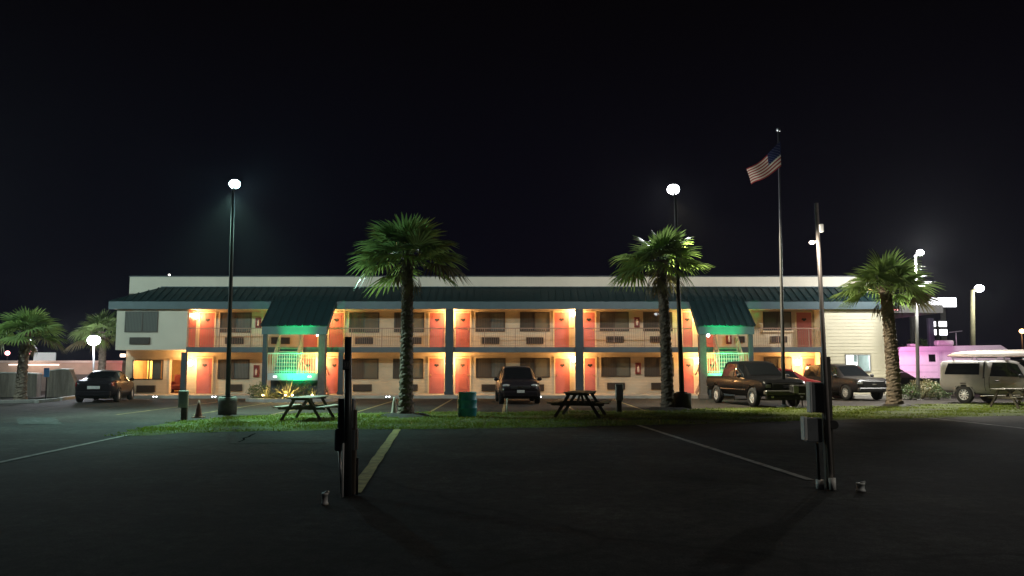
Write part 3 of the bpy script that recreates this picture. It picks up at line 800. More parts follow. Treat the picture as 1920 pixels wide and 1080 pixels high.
# ================================================================== PALMS
M_frond = leaf_mat('palm_frond', (0.165, 0.235, 0.080), 0.40, 0.26, 0.35, 1.5)
M_frond_dry = leaf_mat('palm_frond_old', (0.13, 0.11, 0.055), 0.2, 0.5, 0.35, 1.5)
M_trunk = mat('palm_trunk_bark', (0.14, 0.105, 0.075), 0.85, var=0.45, vscale=7, bump=0.6, bscale=25)
def palm(px_b, py_b, py_crown, rad, label, seed, lean=(0,0), nf=44, tr=0.24, Yb=None, skirt=5):
    rnd = random.Random(seed)
    base = G(px_b, py_b) if Yb is None else Vector((PX(px_b, Yb), Yb, 0))
    H = PZ(py_crown, base.y)
    t_ = thing('palm_tree', label, 'palm tree', base, rnd.uniform(0, 6), group='fan palms around the motel lots')
    t_.rotation_euler = (0,0,0)
    # trunk: rings of overlapping leaf bases
    b = MB(); n = 18; rings = int(H/0.075); vs_ = []; fs = []
    for i in range(rings+1):
        z = H*i/rings; f = i/rings
        r0 = tr*(1.0 - 0.28*f) * (1+0.35*math.exp(-z/0.28))
        if f > 0.9: r0 *= 1+0.5*(f-0.9)/0.1
        cx, cy = lean[0]*f*f, lean[1]*f*f
        for k in range(n):
            a = 2*PI*k/n + (i % 2)*PI/n
            k2 = 1 + 0.10*math.sin(5*a + i*2.4) * (0.6+0.4*f) + rnd.uniform(-0.05, 0.05) + (0.07 if i % 3 == 0 else -0.02)
            vs_.append((cx+r0*k2*math.cos(a), cy+r0*k2*math.sin(a), z))
    for i in range(rings):
        for k in range(n): fs.append((i*n+k, i*n+(k+1)%n, (i+1)*n+(k+1)%n, (i+1)*n+k))
    b.add(vs_, fs, 0, False)
    # leaf-base boots sticking out
    for i in range(int(H/0.075*2.2)):
        z = rnd.uniform(0.35*H, H*0.99); f = z/H; a = rnd.uniform(0, 2*PI); r0 = tr*(1-0.28*f)
        d = Vector((math.cos(a), math.sin(a), 0)); s = Vector((-math.sin(a), math.cos(a), 0)); c = Vector((lean[0]*f*f, lean[1]*f*f, z))
        wd = rnd.uniform(0.03,0.055); out = rnd.uniform(0.035, 0.085)
        b.add([c+d*r0*0.96-s*wd, c+d*r0*0.96+s*wd, c+d*(r0+out)+Vector((0,0,rnd.uniform(0.08,0.16)))], [(0,1,2)])
    b.build('trunk', M_trunk, t_)
    # crown
    top = Vector((lean[0], lean[1], H)); c = MB()
    for i in range(nf):
        f = (i+0.5)/nf
        el = R(82) - f**0.85*R(92) + rnd.uniform(-.13,.13)
        az = i*2.39996 + rnd.uniform(-.3,.3)
        plen = (0.50 + 0.5*f)*rad*0.48*rnd.uniform(0.8,1.15)
        flen = rad*0.58*rnd.uniform(0.85,1.1)
        d = Vector((math.cos(az)*math.cos(el), math.sin(az)*math.cos(el), math.sin(el)))
        old = 1 if f > 0.93 and rnd.random() < .7 else 0
        # petiole arcs down a little
        p0 = top + Vector((d.x, d.y, 0))*0.08 - Vector((0,0,0.05+0.10*f*rad))
        pts = []
        for k in range(5):
            s = k/4; pts.append(p0 + d*plen*s + Vector((0,0,-0.05*rad*s*s)))
        c.tube(pts, [0.026,0.02,0.017,0.015,0.012], 4, old, False)
        hub = pts[-1]; dirn = (pts[-1]-pts[-2]).normalized()
        side = dirn.cross(Vector((0,0,1)))
        if side.length < 0.05: side = Vector((math.cos(az+1.57), math.sin(az+1.57), 0))
        side.normalize(); nrm = side.cross(dirn).normalized()
        roll = rnd.uniform(-.5,.5)
        side, nrm = side*math.cos(roll)+nrm*math.sin(roll), nrm*math.cos(roll)-side*math.sin(roll)
        nl = 22; spread = R(100)
        droop = rad*rnd.uniform(0.02, 0.13)*(0.5+f)
        for q in range(nl):
            a = -spread + 2*spread*(q+0.5)/nl + rnd.uniform(-.02,.02)
            ld = dirn*math.cos(a) + side*math.sin(a)
            ln = flen*(0.72+0.28*math.cos(a*0.75))*rnd.uniform(0.88,1.08)
            pn = nrm.cross(ld).normalized() if True else side
            cup = nrm*0.12*ln
            def pt(s): return hub + ld*ln*s + cup*math.sin(s*PI)*0.5 - Vector((0,0,droop*s*s*s*(1+0.5*abs(math.sin(a)))))
            wa = ln*math.tan(spread/nl)*1.02
            st = [0.04, 0.28, 0.52, 0.76, 1.0]; ww = [0.06*wa, 0.32*wa, 0.60*wa, 0.42*wa, 0.03*wa]
            vs_ = []
            for s, w_ in zip(st, ww):
                m_ = pt(s); vs_ += [m_-pn*w_, m_+nrm*w_*0.45, m_+pn*w_]
            fs = []
            for k in range(4):
                o = k*3; fs += [(o,o+1,o+4,o+3),(o+1,o+2,o+5,o+4)]
            c.add(vs_, fs, old, False)
    # dead fronds hanging against the trunk
    for i in range(skirt):
        az = rnd.uniform(0, 6.28); d = Vector((math.cos(az), math.sin(az), 0)); s_ = Vector((-math.sin(az), math.cos(az), 0)); L_ = rad*rnd.uniform(.35,.6)
        a0 = top - Vector((0,0,.25)) + d*.12; a1 = a0 + d*rnd.uniform(.25,.5) - Vector((0,0,L_*.45))
        c.tube([a0, (a0+a1)/2+d*.08, a1], [.018,.014,.010], 4, 1, False)
        for q in range(11):
            t = (q-5)/5; e = a1 + s_*t*L_*.35 + d*rnd.uniform(-.08,.12) - Vector((0,0,L_*rnd.uniform(.45,.75)))
            mid = (a1+e)/2 + s_*t*.05 + d*.03; w_ = s_*.022
            c.add([a1, mid-w_, mid+w_, e], [(0,1,2),(1,3,2)], 1, False)
    # spear leaves & fibre at the crown heart
    for i in range(7):
        a = rnd.uniform(0, 6.28); c.tube([top-Vector((0,0,.2)), top+Vector((math.cos(a)*.12*rad, math.sin(a)*.12*rad, rad*rnd.uniform(.3,.5)))], [0.035,0.006], 5, 0, False)
    c.build('crown', [M_frond, M_frond_dry], t_)
    return t_
palm(761, 780, 478, 2.2, 'tall fan palm rising from the grass left of the teal barrel', 11, lean=(0.0,0.0), tr=0.235, nf=28, skirt=4)
palm(1252, 768, 488, 2.02, 'fan palm beside the concrete lamp base, left of the black pickup', 23, lean=(-0.15,0), tr=0.235, nf=26, skirt=10)
palm(1678, 761, 535, 2.2, 'fan palm in front of the pale siding, left of the pink trailer', 37, lean=(-0.2,0), tr=0.29, nf=27)
palm(42, 748, 620, 1.82, 'bright green fan palm at the far left beside a blue sign post', 41, lean=(0.1,0), tr=0.24, Yb=37.5, nf=27)
palm(192, 700, 622, 2.0, 'dim fan palm behind the glaring lamp at the motel corner', 53, lean=(-0.1,0), tr=0.24, Yb=50.0, nf=26)
# dark mulch rings at the palm feet
M_mulch = mat('mulch', (0.02,0.016,0.012), 0.95, bump=0.6, bscale=30)
for (px, py, rr, lab) in ((761,780,0.95,'dark mulch ring at the foot of the tall palm left of the teal barrel'), (1252,768,1.0,'dark mulch ring at the foot of the palm beside the concrete lamp base'), (1678,761,0.95,'dark mulch ring at the foot of the palm before the pale siding')):
    c = G(px, py); b = MB(); rnd = random.Random(px)
    prof = []
    n = 26; vs_ = [(c.x, c.y, 0.10)]
    for k in range(n):
        a = 2*PI*k/n; q = rr*(1+rnd.uniform(-.15,.12)); vs_.append((c.x+q*.6*math.cos(a), c.y+q*.6*math.sin(a), 0.08+rnd.uniform(-.02,.02)))
    for k in range(n):
        a = 2*PI*k/n; q = rr*(1+rnd.uniform(-.15,.12)); vs_.append((c.x+q*math.cos(a), c.y+q*math.sin(a), -0.01))
    fs = [(0, 1+k, 1+(k+1)%n) for k in range(n)] + [(1+k, 1+n+k, 1+n+(k+1)%n, 1+(k+1)%n) for k in range(n)]
    b.add(vs_, fs); tag(b.build('mulch_ring', M_mulch), lab, 'mulch', 'mulch rings around the palms')

# ================================================================== LAMP POSTS
def lamp_post(name, label, base, top, rbot, rtop, m_pole, m_lens, lens_r, block=None, head='oval', arm=(0,0), m_head=M_dark):
    """base/top are world points; the lens is an oval glass under a shallow hood"""
    t_ = thing(name, label, 'lamp post', (base.x, base.y, 0), group='tall lot lamps')
    dx, dy = top.x-base.x, top.y-base.y
    p = MB(); z0 = block[1] if block else 0.0
    hz_ = top.z-(0.55 if arm[1] > .5 else 0.12)
    p.tube([(0,0,z0),(dx*.5,dy*.5,top.z*.5),(dx,dy,hz_)], [rbot,(rbot+rtop)/2,rtop], 12)
    p.bbox(-rbot*1.8,rbot*1.8,-rbot*1.8,rbot*1.8,z0,z0+0.04,0.01)
    if arm != (0,0): p.tube([(dx,dy,hz_-0.04),(dx+arm[0],dy+arm[1],top.z+0.0)], rtop*0.8, 8)
    p.build('pole', m_pole, t_)
    if block:
        b = MB(); b.lathe([(0,0),(block[0],0),(block[0],block[1]-0.04),(block[0]-0.03,block[1]),(0,block[1])], 24); b.build('concrete_base', mat('shade_dark_concrete', (0.10,0.10,0.085), .9, var=.3, vscale=3, bump=.3), t_)  # drum concrete darkened in its base colour to carry the shade on it
    hx, hy = dx+arm[0], dy+arm[1]
    h = MB(); h.lathe([(0,lens_r*.95),(0.08,lens_r*.93),(lens_r*.42,lens_r*.80),(lens_r*.5,lens_r*.66),(0.03,lens_r*.66)], 20, (hx,hy,top.z)); h.build('hood', m_head, t_)
    l = MB(); l.ell((hx,hy,top.z), (lens_r,lens_r*.9,lens_r*.82), 20, 12); l.build('lens', m_lens, t_)
    return t_, Vector((base.x+hx, base.y+hy, top.z))
# left lamp: cool cyan-white
b_ = G(426, 777); lt = P(440, 345, b_.y+1.1); tp = Vector((P(436.5, 375, b_.y).x, b_.y, lt.z))
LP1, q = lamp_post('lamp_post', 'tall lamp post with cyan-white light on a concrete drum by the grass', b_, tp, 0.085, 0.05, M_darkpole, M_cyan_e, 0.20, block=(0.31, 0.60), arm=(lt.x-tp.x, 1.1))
light('POINT', q+Vector((-0.07,0.30,-0.05)), 1250, (0.40,0.86,1.0), LP1, size=0.16)
light('SPOT', q+Vector((-0.05,0.34,-0.10)), 1500, (1.0,0.97,0.84), LP1, aim=q+Vector((2.4,5.0,-4.0)), size=0.16, angle=172, blend=0.6)
light('SPOT', q+Vector((-0.06,-0.05,-0.36)), 9500, (0.50,1.0,0.78), LP1, aim=q+Vector((0.4,-1.3,-7)), size=0.14, angle=116, blend=1.0)
# right lamp: white
b_ = G(1279, 767); lt = P(1262.5, 355, b_.y+1.1); tp = Vector((P(1266.5, 385, b_.y).x, b_.y, lt.z))
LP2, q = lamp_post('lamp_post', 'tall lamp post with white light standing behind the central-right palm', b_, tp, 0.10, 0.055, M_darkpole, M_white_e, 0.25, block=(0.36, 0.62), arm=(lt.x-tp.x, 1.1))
light('POINT', q+Vector((0.04,0.42,-0.05)), 950, (0.92,0.95,1.0), LP2, size=0.18)
light('SPOT', q+Vector((0.04,0.40,-0.10)), 1300, (1.0,0.94,0.80), LP2, aim=q+Vector((-0.5,5.5,-4.0)), size=0.18, angle=172, blend=0.6)
light('SPOT', q+Vector((0,0.05,-0.45)), 7500, (1.0,0.90,0.60), LP2, aim=q+Vector((4.0,1.0,-7)), size=0.16, angle=104, blend=0.9)
# right-hand lamp in front of the pale siding
b_ = Vector((PX(1719, 39.2), 39.2, 0)); tp = P(1716, 474, 39.2)
LP3, q = lamp_post('lamp_post', 'pale lamp post rising above the palm before the pink trailer', b_, tp, 0.09, 0.06, mat('grey_pole_paint',(.20,.20,.19),.6), M_white_e, 0.17, arm=(0.22,-0.05))
light('SPOT', q+Vector((-.1,-.2,-0.3)), 6500, (1.0,0.97,0.88), LP3, aim=q+Vector((-1.2,-2.6,-7)), size=0.2, angle=110, blend=0.7)
light('POINT', q+Vector((-.2,-0.85,0.05)), 2500, (0.97,0.97,0.95), LP3, size=0.2)
b_ = Vector((PX(1822, 58), 58, 0)); tp = P(1823, 541, 58)
LP4, q = lamp_post('lamp_post', 'wooden lamp pole with white light, farthest right behind the trailer', b_, tp, 0.20, 0.15, mat('wood_pole', (0.22,0.19,0.12),0.85,var=0.3), M_white_e, 0.32, arm=(0.45,-0.1))
light('POINT', q+Vector((-0.1,-1.8,-0.3)), 1000, (0.95,1.0,0.85), LP4, size=0.3)
b_ = Vector((PX(178, 47), 47, 0)); tp = P(176, 638, 47)
LP5, q = lamp_post('lamp_post', 'low glaring white lamp in front of the dim palm at the motel corner', b_, tp, 0.06, 0.05, M_metal, M_white_e, 0.36)
light('POINT', q+Vector((0,-0.8,0.1)), 900, (0.85,0.9,1.0), LP5, size=0.3)
light('SPOT', q+Vector((-0.3,-0.6,0.1)), 1500, (0.9,0.95,1.0), LP5, aim=(PX(60,42),40,0.5), size=0.3, angle=100, blend=0.8)

# two more lot lamps just outside the picture, whose light the photograph shows on the lot edges
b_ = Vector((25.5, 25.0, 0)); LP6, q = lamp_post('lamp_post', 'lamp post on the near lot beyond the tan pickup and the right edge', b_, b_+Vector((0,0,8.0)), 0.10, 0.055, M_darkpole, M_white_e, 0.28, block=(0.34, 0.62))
light('SPOT', q+Vector((-0.35,0.1,-0.1)), 2600, (1.0,0.94,0.84), LP6, aim=(23.3, 34.5, 0.6), size=0.16, angle=58, blend=1.0)
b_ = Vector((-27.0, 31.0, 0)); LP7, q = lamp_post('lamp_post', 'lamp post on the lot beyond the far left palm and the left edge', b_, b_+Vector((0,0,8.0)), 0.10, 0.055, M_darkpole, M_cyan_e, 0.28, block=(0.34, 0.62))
light('POINT', q+Vector((0.35,0.1,-0.1)), 3300, (0.72,1.0,0.95), LP7, size=0.16)

b_ = Vector((15.0, 4.0, 0)); LP8, q = lamp_post('lamp_post', 'added unseen lamp post close by on the near lot, beyond the right edge of the view', b_, b_+Vector((0,0,7.0)), 0.10, 0.055, M_darkpole, M_white_e, 0.24, block=(0.34, 0.62))  # added source out of view, there to light the near hook-up posts
light('SPOT', q+Vector((-0.3,0.2,-0.15)), 950, (1.0,0.90,0.80), LP8, aim=(1.5, 11.5, 2.8), size=0.14, angle=64, blend=1.0)

# ================================================================== FLAGPOLE + FLAG
fb = G(1470, 764); ft = P(1459.5, 247, fb.y)
fp = thing('flagpole', 'tall dark flagpole with a ball finial in front of the black pickup', 'flagpole', (fb.x, fb.y, 0))
dx = ft.x-fb.x
p = MB(); p.tube([(0,0,0.02),(dx*.25,0,ft.z*.25),(dx*.62,0,ft.z*.62),(dx*.63,0,ft.z*.63),(dx,0,ft.z)], [0.075,0.07,0.055,0.045,0.038], 12); p.build('pole', mat('flagpole_metal',(0.05,0.05,0.052),0.5,metal=0.1,var=0.2), fp)
p = MB(); p.ell((dx,0,ft.z+0.08),(0.09,0.09,0.09)); p.build('finial', M_metal, fp)
p = MB(); p.lathe([(0,0),(0.30,0),(0.28,0.05),(0.12,0.07),(0.1,0.12),(0,0.12)],18); p.build('base_plate', M_conc, fp)
Fl = fb.y
M_fr = leaf_mat('flag_red', (0.17,0.012,0.02), 0.3, 0.8, 0.05); M_fw = leaf_mat('flag_white', (0.40,0.36,0.37), 0.3, 0.8, 0.05); M_fb = leaf_mat('flag_blue', (0.015,0.02,0.07), 0.3, 0.8, 0.05)
def flag():
    A0, A1 = P(1463.0,264,Fl-0.06), P(1464.5,312,Fl-0.06)       # hoist
    B0, B1 = P(1400,318,Fl-0.75), P(1407,347,Fl-0.75)           # fly
    b = MB(); nu, nv = 40, 26
    def pt(u, v):
        h = A0.lerp(A1, v); f = B0.lerp(B1, v)
        p = h.lerp(f, u)
        p.z += -0.10*math.sin(PI*u)*(1-0.3*v)
        p.y += 0.11*math.sin(u*9.0+v*2.2)*u**0.6; p.z += 0.05*math.sin(u*8+v*1.5)*u
        return p
    vs_ = [pt(i/nu, j/nv) for j in range(nv+1) for i in range(nu+1)]
    for j in range(nv):
        for i in range(nu):
            stripe = j//2; canton = stripe < 7 and i < nu*0.40
            mi = 2 if canton else (0 if stripe % 2 == 0 else 1)
            b.add([vs_[j*(nu+1)+i], vs_[j*(nu+1)+i+1], vs_[(j+1)*(nu+1)+i+1], vs_[(j+1)*(nu+1)+i]], [(0,1,2,3)], mi, True)
    for r_ in range(9):
        for c_ in range(6 if r_ % 2 == 0 else 5):
            u = 0.40*(c_+0.5+(0.5 if r_ % 2 else 0))/6.0; v = (r_+0.7)/9.4*7/13
            p0 = pt(u, v)
            for sy in (-0.006, 0.006):
                ring = []
                for k in range(10):
                    a = PI/2+k*PI/5; q = 0.028 if k % 2 == 0 else 0.012
                    e = (pt(u+0.01, v)-p0).normalized(); g_ = (pt(u, v+0.01)-p0).normalized()
                    ring.append(p0 + e*q*math.cos(a) + g_*q*math.sin(a) + Vector((0,sy,0)))
                b.add(ring, [tuple(range(10))], 1)
    return tag(b.build('flag', [M_fr, M_fw, M_fb]), 'stars and stripes flag drooping to the left from the flagpole top', 'flag')
flag()

# ================================================================== VEHICLES
M_tyre = mat('tyre_rubber', (0.012,0.012,0.012), 0.85); M_rim = mat('alloy_rim', (0.62,0.62,0.62), 0.4, metal=0.5, var=0.1)
M_glass = mat('car_glass', (0.006,0.007,0.008), 0.04, var=0, spec=0.6, coat=0.6)
M_chrome = mat('chrome', (0.6,0.6,0.6), 0.12, metal=1.0, var=0.05)
M_head = mat('headlight_glass', (0.55,0.56,0.55), 0.12, coat=1.0, var=0.2, vscale=20, metal=0.4)
M_tail = mat('tail_light', (0.20,0.01,0.01), 0.15, coat=1.0)
M_plate = mat('number_plate', (0.55,0.55,0.52), 0.4)
M_black_tr = mat('black_trim', (0.010,0.010,0.010), 0.6)
def paint(name, col, metal=0.35): return mat(name, col, 0.32, metal=0.0, coat=0.14, var=0.06, spec=0.07)
class Car:
    """lofted body from side-profile stations: (x, z_bottom, z_belt, z_roof, half width bottom, belt, roof); x forward"""
    def __init__(s, root, st, body_m, wheels, wr, name='body'):
        st = np.array(sorted(st), float); N = 150
        xs = np.linspace(st[0,0], st[-1,0], N)
        cols = [np.interp(xs, st[:,0], st[:,k]) for k in range(1,7)]
        ker = np.array([1,2,3,2,1])/9.0
        for k in range(6):
            c = cols[k]; pad = np.concatenate([[c[0]]*2, c, [c[-1]]*2]); cols[k] = np.convolve(pad, ker, 'valid')
        s.xs, s.cols, s.root = xs, cols, root
        b = MB(); nr = None; rings = []
        for x in xs: rings.append(s.ring(x))
        nr = len(rings[0]); vs_ = [p for r_ in rings for p in r_]; fs = []
        for i in range(N-1):
            for k in range(nr):
                q = (i*nr+k, i*nr+(k+1)%nr, (i+1)*nr+(k+1)%nr, (i+1)*nr+k)
                c = (vs_[q[0]]+vs_[q[2]])/2
                if any((c.x-wx)**2+(c.z-wr)**2 < (wr*1.17)**2 and abs(c.y) > 0.42 and c.z < wr*2.2 for wx in wheels): continue
                fs.append(q)
        b.add(vs_, fs, 0, True)
        b.f.append(list(range(nr))[::-1]); b.mi.append(0); b.sm.append(False)
        b.f.append([(N-1)*nr+k for k in range(nr)]); b.mi.append(0); b.sm.append(False)
        # black underbody so the wheel wells stay dark
        zb = float(np.interp(0, xs, cols[0])); hw = float(np.max(cols[4]))
        b.box(xs[0]+0.15, xs[-1]-0.15, -hw+0.26, hw-0.26, zb+0.02, wr*2+0.05, 1)
        s.body = b.build(name, [body_m, M_black_tr], root)
        for wx in wheels:
            for sd in (1,-1):
                hwx = float(np.interp(wx, xs, cols[4]))
                s.wheel(wx, sd*(hwx-0.10), wr, sd)
                a = MB()  # arch lip
                pts = [(wx+wr*1.17*math.cos(t), sd*(hwx-0.015), wr+wr*1.17*math.sin(t)) for t in np.linspace(-0.15, PI+0.15, 20)]
                a.tube(pts, 0.022, 6); a.build('wheel_arch', body_m, root)
    def ring(s, x):
        zb, ze, zr, wb, we, wr = [float(np.interp(x, s.xs, c)) for c in s.cols]
        g = max(0.0, zr-ze)
        half = [(0,zb),(wb*.85,zb),(wb,zb+.07),(we*.985,zb+.38*(ze-zb)),(we,zb+.62*(ze-zb)),(we*.985,zb+.88*(ze-zb)),(we*.955,ze),
                (we*.955+(wr-we*.955)*.5, ze+.50*g),(wr, ze+.86*g),(wr*.90, ze+.965*g),(wr*.55, zr),(0, zr+.008)]
        L = [Vector((x, y, z)) for y, z in half] + [Vector((x, -y, z)) for y, z in half[-2:0:-1]]
        return L
    def surf(s, x, j):
        r_ = s.ring(x); k = int(math.floor(j)); f = j-k; n = len(r_)
        return r_[k % n].lerp(r_[(k+1) % n], f)
    def panel(s, name, m, x0, x1, j0, j1, off=0.012, nx=8, nj=6, xa=None, xb=None, parent=None):
        """surface patch; xa/xb give the x range at the j1 edge (for raked pillars)"""
        xa = x0 if xa is None else xa; xb = x1 if xb is None else xb
        vs_ = []
        for i in range(nx+1):
            for k in range(nj+1):
                t = k/nj; x = (x0+(x1-x0)*i/nx)*(1-t)+(xa+(xb-xa)*i/nx)*t; j = j0+(j1-j0)*t
                p = s.surf(x, j); dxp = s.surf(x+.02, j)-s.surf(x-.02, j); djp = s.surf(x, j+.05)-s.surf(x, j-.05)
                n = dxp.cross(djp)
                if n.length < 1e-9: n = Vector((0,0,1))
                n.normalize()
                if n.dot(p-Vector((x*0.8,0,0.6))) < 0: n = -n
                vs_.append(p+n*off)
        fs = [(i*(nj+1)+k, i*(nj+1)+k+1, (i+1)*(nj+1)+k+1, (i+1)*(nj+1)+k) for i in range(nx) for k in range(nj)]
        b = MB(); b.add(vs_, fs, 0, True); return b.build(name, m, parent or s.root)
    def sides(s, name, m, x0, x1, j0=6.1, j1=7.9, xa=None, xb=None, off=0.012):
        s.panel(name, m, x0, x1, j0, j1, off, xa=xa, xb=xb)
        s.panel(name, m, x0, x1, 22-j0, 22-j1, off, xa=xa, xb=xb)
    def wheel(s, x, y, r_, sd):
        t = MB(); w = 0.11
        prof = [(r_*.62,-w),(r_*.92,-w),(r_,-w*.7),(r_,w*.7),(r_*.92,w),(r_*.62,w)]
        n = 26; vs_ = []; fs = []
        for (q, yy) in prof:
            for k in range(n): a = 2*PI*k/n; vs_.append((x+q*math.cos(a), y+yy*sd, r_+q*math.sin(a)))
        for i in range(len(prof)-1):
            for k in range(n): fs.append((i*n+k, i*n+(k+1)%n, (i+1)*n+(k+1)%n, (i+1)*n+k))
        t.add(vs_, fs, 0, True); wh = t.build('wheel', M_tyre, s.root)
        c = MB(); yo = y+sd*w*.55; vs_ = []
        for k in range(10):            # five double spokes
            a = 2*PI*k/10; d = Vector((math.cos(a),0,math.sin(a)))
            c.bar(Vector((x,yo,r_))+d*.03, Vector((x,yo,r_))+d*r_*.60, 0.045, 0.03, up=Vector((0,1,0)))
        pts = [(x+r_*.60*math.cos(a), yo, r_+r_*.60*math.sin(a)) for a in np.linspace(0, 2*PI, 25)]
        c.tube(pts, 0.022, 6, caps=False); c.ell((x,yo,r_),(0.07,0.03,0.07)); c.build('rim', M_rim, wh)
        k_ = MB(); k_.tube([(x,y-sd*w*.4,r_),(x,y-sd*w*.3,r_)], r_*.62, 20); k_.build('brake_disc', M_black_tr, wh)
    def part(s, name, m, boxes, b=0.02):
        mb = MB()
        for q in boxes: mb.bbox(*q, b)
        return mb.build(name, m, s.root)
    def mirrors(s, x, z, hw, m):
        for sd in (1,-1):
            b = MB(); b.ell((x, sd*(hw+0.11), z), (0.07,0.11,0.085)); b.tube([(x+.03,sd*(hw-.06),z-.05),(x,sd*(hw+0.06),z-.02)],0.02); b.build('wing_mirror', m, s.root)

def veh(name, label, cat, px, Y, heading):
    """heading: degrees, 0 = +X, 90 = away from the camera"""
    return thing(name, label, cat, (PX(px, Y), Y, 0), R(heading), group='vehicles parked at the motel')

# ---- 1: dark saloon at the far left, seen from behind
r1 = veh('parked_car', 'black saloon seen from behind, parked at the left end of the motel', 'car', 202, 38.2, 103)
pm = paint('black_car_paint', (0.012,0.010,0.012))
c = Car(r1, [(-2.2,.42,.80,.84,.55,.62,.55),(-2.12,.30,.92,.96,.72,.78,.60),(-1.75,.22,1.0,1.03,.78,.86,.62),(-1.30,.20,.98,1.12,.80,.88,.60),(-.55,.19,.94,1.40,.80,.88,.56),(.05,.19,.92,1.44,.80,.88,.57),(.45,.19,.91,1.40,.80,.88,.57),(1.15,.20,.90,.98,.80,.87,.60),(1.75,.22,.80,.86,.78,.84,.60),(2.1,.28,.66,.70,.70,.76,.55),(2.2,.36,.56,.60,.55,.62,.45)], pm, (-1.3,1.35), 0.32)
c.panel('rear_window', M_glass, -1.42, -.62, 8.8, 13.2, 0.012); c.panel('windscreen', M_glass, .52, 1.12, 8.8, 13.2)
c.sides('side_window', M_glass, -1.0, -.05, xa=-.62, xb=-.05); c.sides('side_window', M_glass, .03, .82, xa=.03, xb=.5)
c.panel('tail_light', M_tail, -2.14, -1.95, 4.4, 6.0, .012); c.panel('tail_light', M_tail, -2.14, -1.95, 17.6, 16.0, .012)
c.part('rear_bumper', pm, [(-2.26,-2.12,-.72,.72,.30,.52)], .05); c.part('number_plate', M_plate, [(-2.225,-2.205,-.26,.26,.62,.75)], .004)
c.mirrors(.62, 1.0, .85, pm)
for sd in (1,-1):
    b = MB(); b.bbox(.0,.18,sd*.885-.012,sd*.885+.012,.80,.83,.008); b.build('door_handle', M_chrome, r1)

# ---- 2: black crossover nose-on in the middle
r2 = veh('parked_crossover', 'black crossover facing the camera in front of the middle rooms', 'crossover', 969, 36.9, -86)
c = Car(r2, [(-2.2,.45,.95,1.25,.62,.70,.55),(-2.1,.30,1.02,1.50,.78,.86,.62),(-1.5,.24,1.03,1.62,.82,.90,.63),(-.2,.22,1.0,1.65,.83,.91,.64),(.35,.22,.99,1.60,.83,.91,.63),(1.15,.23,1.0,1.06,.83,.90,.66),(1.75,.25,.93,.99,.82,.88,.66),(2.08,.30,.80,.84,.76,.83,.62),(2.2,.36,.66,.70,.64,.72,.52)], pm, (-1.3,1.38), 0.35)
c.panel('windscreen', M_glass, .40, 1.12, 8.8, 13.2); c.panel('rear_window', M_glass, -2.15, -1.95, 8.6, 13.4)
c.sides('side_window', M_glass, -1.7, -.75, xa=-1.6, xb=-.75); c.sides('side_window', M_glass, -.68, .25, xa=-.68, xb=.22); c.sides('side_window', M_glass, .30, .92, xa=.28, xb=.42)
for sd in (1,-1):
    b = MB(); b.ell((2.06, sd*.62, .80), (.10,.17,.075)); b.build('headlight', M_head, r2)
    b = MB(); b.ell((2.17, sd*.56, .43), (.05,.09,.035)); b.build('fog_lamp', M_head, r2)
c.part('grille', M_black_tr, [(2.14,2.215,-.42,.42,.66,.80)], .02); c.part('grille_badge', M_chrome, [(2.21,2.225,-.10,.10,.72,.765)], .006)
c.part('front_bumper', pm, [(2.12,2.27,-.74,.74,.32,.56)], .06); c.part('number_plate', M_plate, [(2.275,2.29,-.16,.16,.50,.62)], .004)
c.mirrors(.62, 1.06, .87, pm)

# ---- 3: black pickup
r3 = veh('pickup_truck', 'black pickup truck facing the camera beside the flagpole', 'pickup', 1412, 34.7, -80)
pk = paint('charcoal_truck_paint', (0.0045,0.0045,0.005), 0.2)
def seams(c, xs):
    for x in xs: c.sides('door_seam', M_black_tr, x-.012, x+.012, 2.4, 6.0, off=.006)
def pickup_body(root, m, roof=1.86, cab_back=-1.15, shell=None):
    bt = 1.18
    bed_r = bt+.02 if shell is None else shell
    st = [(-2.85,.62,1.05,bed_r-.06,.80,.90,.80),(-2.78,.52,bt,bed_r,.86,.96,.82 if shell else .9),(cab_back-.06,.42,bt,bed_r,.86,.97,.82 if shell else .9),(cab_back,.42,bt,roof-.06,.86,.97,.76),(cab_back+.15,.42,bt,roof,.86,.97,.76),(.15,.42,bt-.02,roof,.86,.97,.75),(.5,.42,bt-.02,roof-.06,.86,.97,.70),
          (1.25,.42,bt-.02,bt+.06,.86,.97,.78),(2.35,.45,1.10,1.15,.86,.96,.80),(2.62,.48,1.02,1.08,.84,.94,.78),(2.72,.55,.92,.97,.80,.90,.74)]
    c = Car(root, st, m, (-1.72,1.72), 0.39)
    c.panel('windscreen', M_glass, .56, 1.20, 8.8, 13.2)
    if shell is None:
        c.sides('side_window', M_glass, .05, 1.02, xa=.02, xb=.56); c.sides('side_window', M_glass, cab_back+.12, -.02, xa=cab_back+.16, xb=-.04)
    else: c.sides('side_window', M_glass, cab_back+.22, .95, xa=cab_back+.28, xb=.55)
    seams(c, (cab_back, cab_back+.2, 1.05))
    return c
c = pickup_body(r3, pk)
c.part('grille', M_black_tr, [(2.66,2.745,-.58,.58,.70,.96)], .02)
c.part('grille_bar', M_dark, [(2.74,2.755,-.6,.6,.955,.985)], .006)
text_mesh('GMC', 0.13, (2.752, 0, .845), (R(90), 0, R(90)), M_chrome, r3, 'grille_badge')
for sd in (1,-1):
    c.part('headlight', M_head, [(2.56,2.73,sd*.75-.14,sd*.75+.14,.76,.95)], .04)
    b = MB(); b.ell((2.80, sd*.62, .44), (.04,.07,.05)); b.build('fog_lamp', M_head, r3)
    c.part('door_handle', M_chrome, [(-.10,.10,sd*.975-.02,sd*.975+.02,1.00,1.035)], .008)
    c.part('side_moulding', M_chrome, [(-1.2,1.2,sd*.985-.012,sd*.985+.012,.66,.70)], .006)
